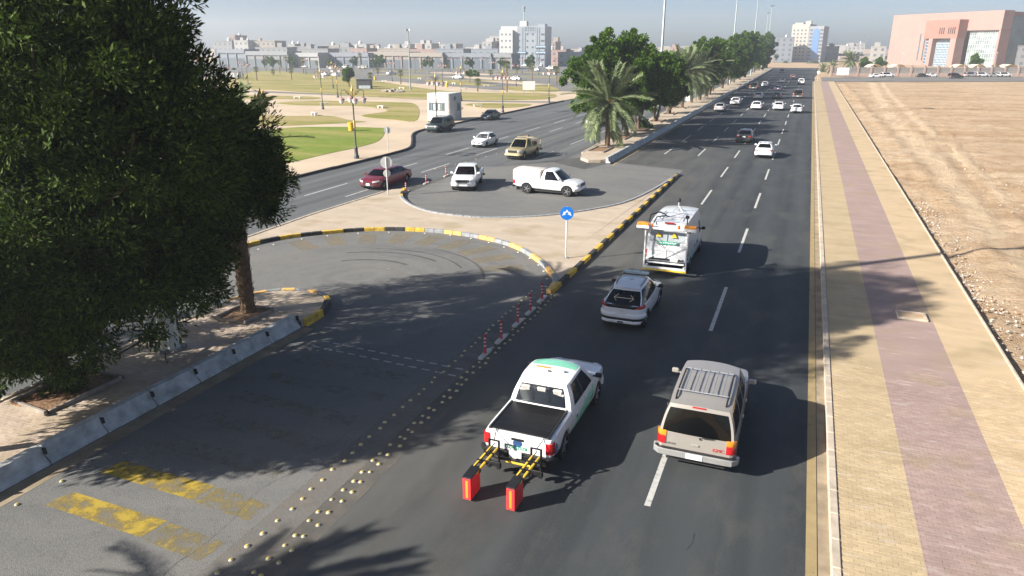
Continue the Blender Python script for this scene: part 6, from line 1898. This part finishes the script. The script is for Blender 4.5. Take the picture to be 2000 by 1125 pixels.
for i in B_order:
    x0, x1, y, hh, cname = SKY_BLD[i]
    k = seen[cname] = seen.get(cname, -1) + 1
    hh *= .9
    building('house', 'hazy %s block on the skyline, %s %s one from the left' % (bl_lab[cname], ordinal(k), bl_lab[cname]), x0, x1, y, hh, WALLC[cname], depth=12)

# long low shops
mall_lab = ['leftmost low shop block half hidden by the large tree', 'low grey shop with wide flat fascia', 'low pale shop block with open bay', 'low grey shop block behind the park palms', 'low tan shop block with dark openings', 'low tan shop block with arched opening', 'blue grey arcade with round arches', 'low shop beside the foot of the white tower']
for (x0, x1, y, hh), lab, mm in zip(MALL, mall_lab, ('blue', 'grey', 'white', 'blue', 'tan', 'tan', 'blue', 'grey')):
    w = x1 - x0
    root = thing('shop_block', lab, 'building', ((x0 + x1) / 2, y, 0), group='long low shops behind the parking lot')
    MB().box((0, 6, hh / 2), (w - .3, 12, hh)).build('wall', WALLC[mm], root)
    MB().box((0, -.3, hh - 1.1), (w - .2, .7, 2.0)).build('fascia', mat("shop_fascia_" + mm, tuple(v * .5 for v in {'blue': (.34, .37, .42), 'grey': (.40, .41, .43), 'white': (.6, .6, .58), 'tan': (.5, .44, .37)}[mm]), .7), root)
    n = max(2, int(w / 5))
    for k in range(n):
        x = -w / 2 + w * (k + .5) / n
        if mm == 'blue' and x0 > -200 or 'arched' in lab:
            r = w / n * .36
            MB().prism([(x - r, 0), (x + r, 0)] + [(x + r * math.cos(R(a)), 3.2 + r * math.sin(R(a))) for a in range(0, 181, 20)], -.05, .06).build('arch_opening', WIN, root).rotation_euler = (R(90), 0, 0)
        else:
            MB().box((x, -.02, hh * .28), (w / n * .7, .1, hh * .5)).build('shop_front', WIN, root)
    for k in range(n + 1):
        MB().box((-w / 2 + w * k / n, -.25, hh / 2 - .9), (.5, .5, hh - 1.8)).build('pillar', WALLC[mm], root)

# white tower block with dark stripes
x0, x1, y, hh = TOWER_W; w = x1 - x0
tw = thing('tower_block', 'white tower block with grey vertical stripes and blue sign boards', 'building', ((x0 + x1) / 2, y, 0), rz=R(8))
TWM = mat("tower_white", (.45, .45, .44), .7); TGREY = mat("tower_grey", (.24, .27, .31), .6); TBLUE = mat("tower_sign_blue", (.08, .16, .24), .5)
MB().box((0, 9, hh / 2), (w, 18, hh)).build('wall', TWM, tw)
MB().box((-w * .36, 6, hh / 2 - 1), (w * .3, 14, hh - 2.0)).build('side_wing', TWM, tw, loc=(0, -1.5, 0))
MB().box((w * .18, -.05, hh / 2), (w * .62, .5, hh * .99)).build('front_panel', TGREY and mat("tower_pale_blue", (.27, .295, .32), .6), tw)
for x in (w * -.02, w * .02 + .4, w * .30, w * .34 + .3): MB().box((x, -.35, hh * .52), (.9, .3, hh * .9)).build('stripe', TGREY, tw)
for k in range(7): MB().box((w * (.04 + .038 * k), -.36, hh - 1.6), (.35, .3, 2.6)).build('crown_fin', TGREY, tw)
MB().box((w * .16, -.34, hh - 3.2), (w * .30, .28, .8)).build('crown_band', TGREY, tw)
for x, z, ww in ((w * -.02, hh * .36, 5.0), (w * .40, hh * .50, 6.2), (w * .40, hh * .36, 6.2)):
    b = MB().box((x, -.7, z), (ww, .3, 1.4)).build('sign_board', TBLUE, tw)
    for k in range(7): MB().box((x - ww * .38 + ww * .125 * k, -.87, z + (.1 if k % 2 else -.05)), (ww * .08, .05, .5)).build('lettering', PLATE, b)
for r_ in range(5):
    for x in (-.08, .10, .22, .42, .46): 
        o = link('window', wmesh, tw, (w * x, -.34, hh * (.18 + .155 * r_))); o.scale = (.9, 1, 1.0)
    for x in (-.45, -.36, -.27):
        o = link('window', wmesh, tw, (w * x, -2.5, hh * (.18 + .155 * r_))); o.scale = (.8, 1, .9)
MB().box((-w * .02, 5, hh + 1.4), (4, 5, 2.8)).build('lift_house', TWM, tw)
MB().box((w * .4, 4, hh + .6), (w * .16, 6, 1.2)).build('roof_room', TGREY, tw)
an = MB().tube([(-w * .02, 4, hh + 2), (-w * .02, 4, hh + 11)], [.35, .2], 6)
for z in (8.2, 9.4, 10.2): an.box((-w * .02, 4, hh + z), (1.8, .5, .7)).box((-w * .02, 4, hh + z), (.5, 1.8, .7))
an.build('antenna', mat("pale_green_mast", (.27, .31, .30)), tw)

# far white tower with blue arch
x0, x1, y, hh = TOWER_R; w = x1 - x0
t2 = thing('tower_block', 'far white tower with tall blue arched window strip', 'building', ((x0 + x1) / 2, y, 0), rz=R(-12))
cr = mat("tower_cream", (.36, .335, .295), .7)
MB().box((-w * .22, 10, hh / 2), (w * .56, 22, hh)).build('wall', cr, t2)
MB().box((w * .27, 8, hh / 2 - .8), (w * .46, 18, hh - 1.6)).build('wing', mat("tower_bluegrey", (.24, .25, .275), .6), t2)
MB().prism([(w * .18, 2), (w * .38, 2)] + [(w * .28 + w * .10 * math.cos(R(a)), hh - 6 + w * .12 * math.sin(R(a))) for a in range(0, 181, 20)], -.1, .1).build('arched_window', mat("blue_curtain_glass", (.10, .20, .40), .2, spec=.8), t2, loc=(0, -1.15, 0)).rotation_euler = (R(90), 0, 0)
for r_ in range(9):
    for x in (.10, .15, .42, .47):
        o = link('window', wmesh, t2, (w * x, -1.05, hh * (.08 + .095 * r_))); o.scale = (1.1, 1, 1.3)
    for x in (-.42, -.30, -.18, -.06):
        o = link('window', wmesh, t2, (w * x, -1.05, hh * (.08 + .095 * r_))); o.scale = (1.1, 1, 1.2)
MB().box((-w * .05, 6, hh + 1.2), (4, 4, 2.4)).build('lift_house', cr, t2)
MB().box((-w * .35, 8, hh + .6), (6, 6, 1.2)).build('roof_room', cr, t2)

# flyover far ahead
fo = thing('flyover', 'long grey flyover crossing behind the end of the road', 'bridge', (14, 660, 0), rz=R(3))
MB().box((0, 0, 4.8), (150, 12, 1.2)).build('deck', WALLC['grey'], fo)
MB().box((0, -6, 5.7), (150, .3, .7)).build('rail', WALLC['grey'], fo)
for k in range(-3, 4): MB().box((k * 20, 0, 2.0), (2.2, 6, 4.4)).build('pier', WALLC['grey'], fo)

# pink building on the right
A_, B_, C_ = [Vector((p[0], p[1], 0)) for p in PINK]
d = B_ - A_; Lf = d.length; PH = 30.0
pk_b = thing('pink_building', 'large pink stone building with gridded glass portal beyond the sand lot', 'building', (A_.x, A_.y, 0), rz=math.atan2(d.y, d.x))
PM = mat("pink_stone", (.33, .195, .165), .75, var=.06, scale=.3, bmp=.1, world_space=True)
PD = mat("pink_stone_deep", (.285, .14, .105), .75, var=.06, scale=.3, world_space=True)
BG = mat("blue_facade_glass", (.05, .13, .19), .08, spec=.9); GG = mat("grey_green_facade_glass", (.22, .26, .25), .15, var=.5, scale=.25, spec=.8); DGl = mat("dark_facade_glass", (.05, .09, .10), .08, var=.6, scale=.15, spec=.9)
Dp = 24.0
f = Lf
def pbox(name, m, x0, x1, y0, y1, z0, z1, par=pk_b): return MB().box(((x0 + x1) / 2, (y0 + y1) / 2, (z0 + z1) / 2), (x1 - x0, y1 - y0, z1 - z0)).build(name, m, par)
pbox('wall', PM, 0, f * .42, 1, Dp, 0, PH)                  # left mass
pbox('top_wall', PM, f * .42 + .01, f, 1, 9, PH * .66, PH)          # band over the recessed glass
pbox('core', PD, f * .42 + .01, f * .98, 9.01, Dp - 2, 0, PH - .6)
for x in (f * .30, f * .345):
    pbox('slit_window', DGl, x, x + f * .012, .93, 1.05, 3, PH * .62)
pbox('pier', PD, f * .42, f * .47, -4, 1, PH * .0, PH * .86)
prt = pbox('portal_top', PD, f * .42, f * .72, -6, 0.99, PH * .52, PH * .86)
pbox('portal_pier', PM, f * .47 + .01, f * .505, -5.9, .9, 0, PH * .52 - .01); pbox('portal_pier', PM, f * .665, f * .715, -5.9, .9, 0, PH * .52 - .01)
pg = pbox('portal_glass', BG, f * .505, f * .665, -2, -1.8, 0, PH * .52)
for k in range(13): pbox('mullion', mat("pale_mullion", (.50, .55, .58), .5), f * (.506 + .0122 * k), f * (.506 + .0122 * k) + .22, -2.25, -2.0, 0, PH * .515, pg)
for k in range(11): pbox('transom', mat("pale_mullion", (.5, .55, .58)), f * .505, f * .665, -2.3, -2.02, PH * .047 * k, PH * .047 * k + .22, pg)
sg_ = pbox('stair_glass', BG, f * .43, f * .47, -4.1, -4.01, 1, PH * .50)
for k in range(8): pbox('transom', mat("pale_mullion", (.5, .55, .58)), f * .43, f * .47, -4.2, -4.11, PH * .062 * k + 1, PH * .062 * k + 1.25, sg_)
SLOT = mat('dark_slot', (.02, .02, .022), .9, spec=.1)
for k in range(3): pbox('slot_window', SLOT, f * (.555 + .018 * k), f * (.563 + .018 * k), -6.06, -5.9, PH * .60, PH * .72)
for k in range(4): pbox('slot_window', SLOT, f * (.633 + .018 * k), f * (.641 + .018 * k), -6.06, -5.9, PH * .60, PH * .72)
gl = pbox('curtain_wall', GG, f * .73, f * .985, 3.2, 3.4, 0, PH * .659)
for k in range(14): pbox('mullion', mat("pale_mullion", (.5, .55, .58)), f * (.732 + .0185 * k), f * (.732 + .0185 * k) + .18, 3.0, 3.19, 0, PH * .655, gl)
for k in range(8): pbox('transom', mat("pale_mullion", (.5, .55, .58)), f * .73, f * .985, 2.98, 3.17, PH * .08 * k, PH * .08 * k + .2, gl)
pbox('side_glass', DGl, f * .985 + .01, f * 1.0, 9.2, Dp, 0, PH * .90)
pbox('corner_pier', PM, f * .985 + .01, f * 1.0, 1, 9.0, 0, PH * .655)

# fence wall
W0, W1 = Vector((WALL[0][0], WALL[0][1] + 6, 0)), Vector((WALL[1][0], WALL[1][1] + 6, 0))
dw = (W1 - W0).normalized()
fw = thing('fence_wall', 'low pink fence wall with lattice panels and pillars along the cross road', 'wall', tuple(W0), rz=math.atan2(dw.y, dw.x))
FP = mat("fence_pink", (.36, .27, .225), .85, world_space=True); LAT = mat("pale_lattice", (.34, .32, .30), .7, world_space=True)
npan = 26; pw = 5.0
pm1 = MB().box((0, 0, .6), (pw - .7, .3, 1.2)).mesh('plinth', FP); pm2 = MB().box((0, 0, 1.9), (.7, .5, 3.8)).box((0, 0, 3.9), (.9, .7, .25)).mesh('pillar', FP)
lt = MB()
for k in range(9):
    x = -(pw - .8) / 2 + (pw - .8) * k / 8
    lt.tube([(x, 0, 1.2), (x + .5 if k < 8 else x, 0, 3.3)], .05, 4).tube([(x, 0, 3.3), (x + .5 if k < 8 else x, 0, 1.2)], .05, 4)
lt.box((0, 0, 3.3), (pw - .7, .12, .14)).box((0, 0, 1.27), (pw - .7, .12, .14)).box((0, .12, 2.3), (pw - .8, .04, 1.9))
ltm = lt.mesh('lattice_panel', LAT)
for k in range(npan):
    link('plinth', pm1, fw, (k * pw + pw / 2, 0, 0)); link('lattice_panel', ltm, fw, (k * pw + pw / 2, 0, 0)); link('pillar', pm2, fw, (k * pw, 0, 0))
nb = thing('notice_board', 'white notice board on the fence corner near the road end', 'sign', (W0.x + 4, W0.y - 3, 0), rz=R(10))
MB().box((0, 0, 2.0), (4.2, .15, 2.6)).build('panel', WHITEP, nb)
for x in (-1.8, 1.8): MB().box((x, .15, .9), (.15, .15, 1.8)).build('leg', STEEL, nb)
for k in range(4): MB().box((0, -.09, 1.3 + .45 * k), (3.6, .02, .12)).build('text_line', mat("grey_text", (.35, .36, .38)), nb)
# carports
cpm = mat("cream_canopy", (.70, .60, .42), .8)
cl = ['cream carport canopy leftmost behind the fence', 'cream carport canopy second from the left behind the fence', 'cream carport canopy before the grey glass wall', 'cream carport canopy third from the right', 'cream carport canopy second from the right', 'cream carport canopy rightmost in view']
for (t, off), lab in zip(((20, 10), (27, 6), (52, 8), (58, 7), (64, 8), (70, 7)), cl):
    p = W0 + dw * t + Vector((-dw.y, dw.x, 0)) * off
    c_ = thing('carport', lab, 'carport', tuple(p), rz=math.atan2(dw.y, dw.x), group='cream carports behind the fence')
    m_ = MB(); n = 8
    vs = [(-2.6 + 5.2 * i / n, yy, 3.3 + 1.1 * math.sin(math.pi * i / n)) for yy in (-2.5, 2.5) for i in range(n + 1)]
    m_.add(vs, [(i, i + 1, n + 2 + i, n + 1 + i) for i in range(n)]); m_.add([(x, y_, z - .08) for x, y_, z in vs], [(n + 1 + i, n + 2 + i, i + 1, i) for i in range(n)])
    m_.build('canopy', cpm, c_, 60)
    for x in (-2.3, 2.3): MB().box((x, 1.5, 1.7), (.15, .15, 3.4)).build('post', STEEL, c_)
rl = ['big date palm at the near end of the fence wall', 'small palm by the road bend', 'grey green palm left of the big date palm', 'leafy tree behind the fence left of the pink building', 'round leafy tree before the left wing of the pink building', 'thin tree before the grey glass wall']
for i, ((x, y, hh), lab) in enumerate(zip(RPALMS, rl)):
    if i < 3: 
        date_palm(lab, (x, y + 6, 0), max(1.6, hh - 3.6), 60 + i, n=40, scale=1.55 if i == 0 else 1.1, group='palms at the road end', max_el=75)
    else:
        root = thing('park_tree', lab, 'tree', (x, y + 8, 0), group='trees behind the fence', scale=(1.5, 1.5, 1.4 if i < 5 else 1.7))
        link('trunk', STM, root); link('crown', SMC, root)
for (x, y), lab in zip(((33.0, 330), (66, 338)), ('slim street lamp behind the fence left of the pink building', 'slim street lamp before the dark glass corner')):
    s_ = thing('street_lamp', lab, 'street lamp', (x, y, 0))
    MB().lathe([(.12, 0), (.07, 8.5), (0, 8.6)], 8).build('pole', STEEL, s_); MB().box((0, -.4, 8.6), (.35, .9, .18), ch=.04).build('lamp_head', WHITEP, s_)
# low dunes and a tree belt at the horizon
bm_ = MB(); r_ = random.Random(70)
link('tree_belt', leaf_cloud('tree_belt', [(r_.uniform(-420, 300), r_.uniform(560, 640), 1.5, r_.uniform(2, 4)) for k in range(140)], 26000, 1.3, mat("far_foliage", (.07, .10, .05), .9), 71, cl_r=2.0, aspect=.7), label='hazy belt of distant trees along the horizon', cat='trees', kind='stuff')
far = MB(); r_ = random.Random(72)
for k in range(150):
    w = r_.uniform(8, 30); x = r_.uniform(-900, 700); y = r_.uniform(700, 1150); q = r_.uniform(4, 13)
    far.box((x, y, q / 2), (w, w * .7, q), mi=r_.randint(0, 2))
far.build('far_town', [WALLC['white'], WALLC['tan'], WALLC['grey']], label='hazy mass of far low town houses along the horizon', cat='town', kind='stuff')

# ------------------------------------------------------------------ haze
hz = bpy.data.materials.new('haze_air'); hz.use_nodes = True
t = hz.node_tree; t.nodes.remove(t.nodes["Principled BSDF"])
pv_ = t.nodes.new("ShaderNodeVolumePrincipled")
pv_.inputs["Color"].default_value = (.80, .89, 1.0, 1); pv_.inputs["Density"].default_value = HAZE; pv_.inputs["Anisotropy"].default_value = .3
t.links.new(pv_.outputs[0], t.nodes["Material Output"].inputs["Volume"])
MB().box((-100, 560, 29), (2000, 1300, 62)).build('haze', hz, label='pale dusty haze in the air over the whole scene', cat='haze', kind='stuff')
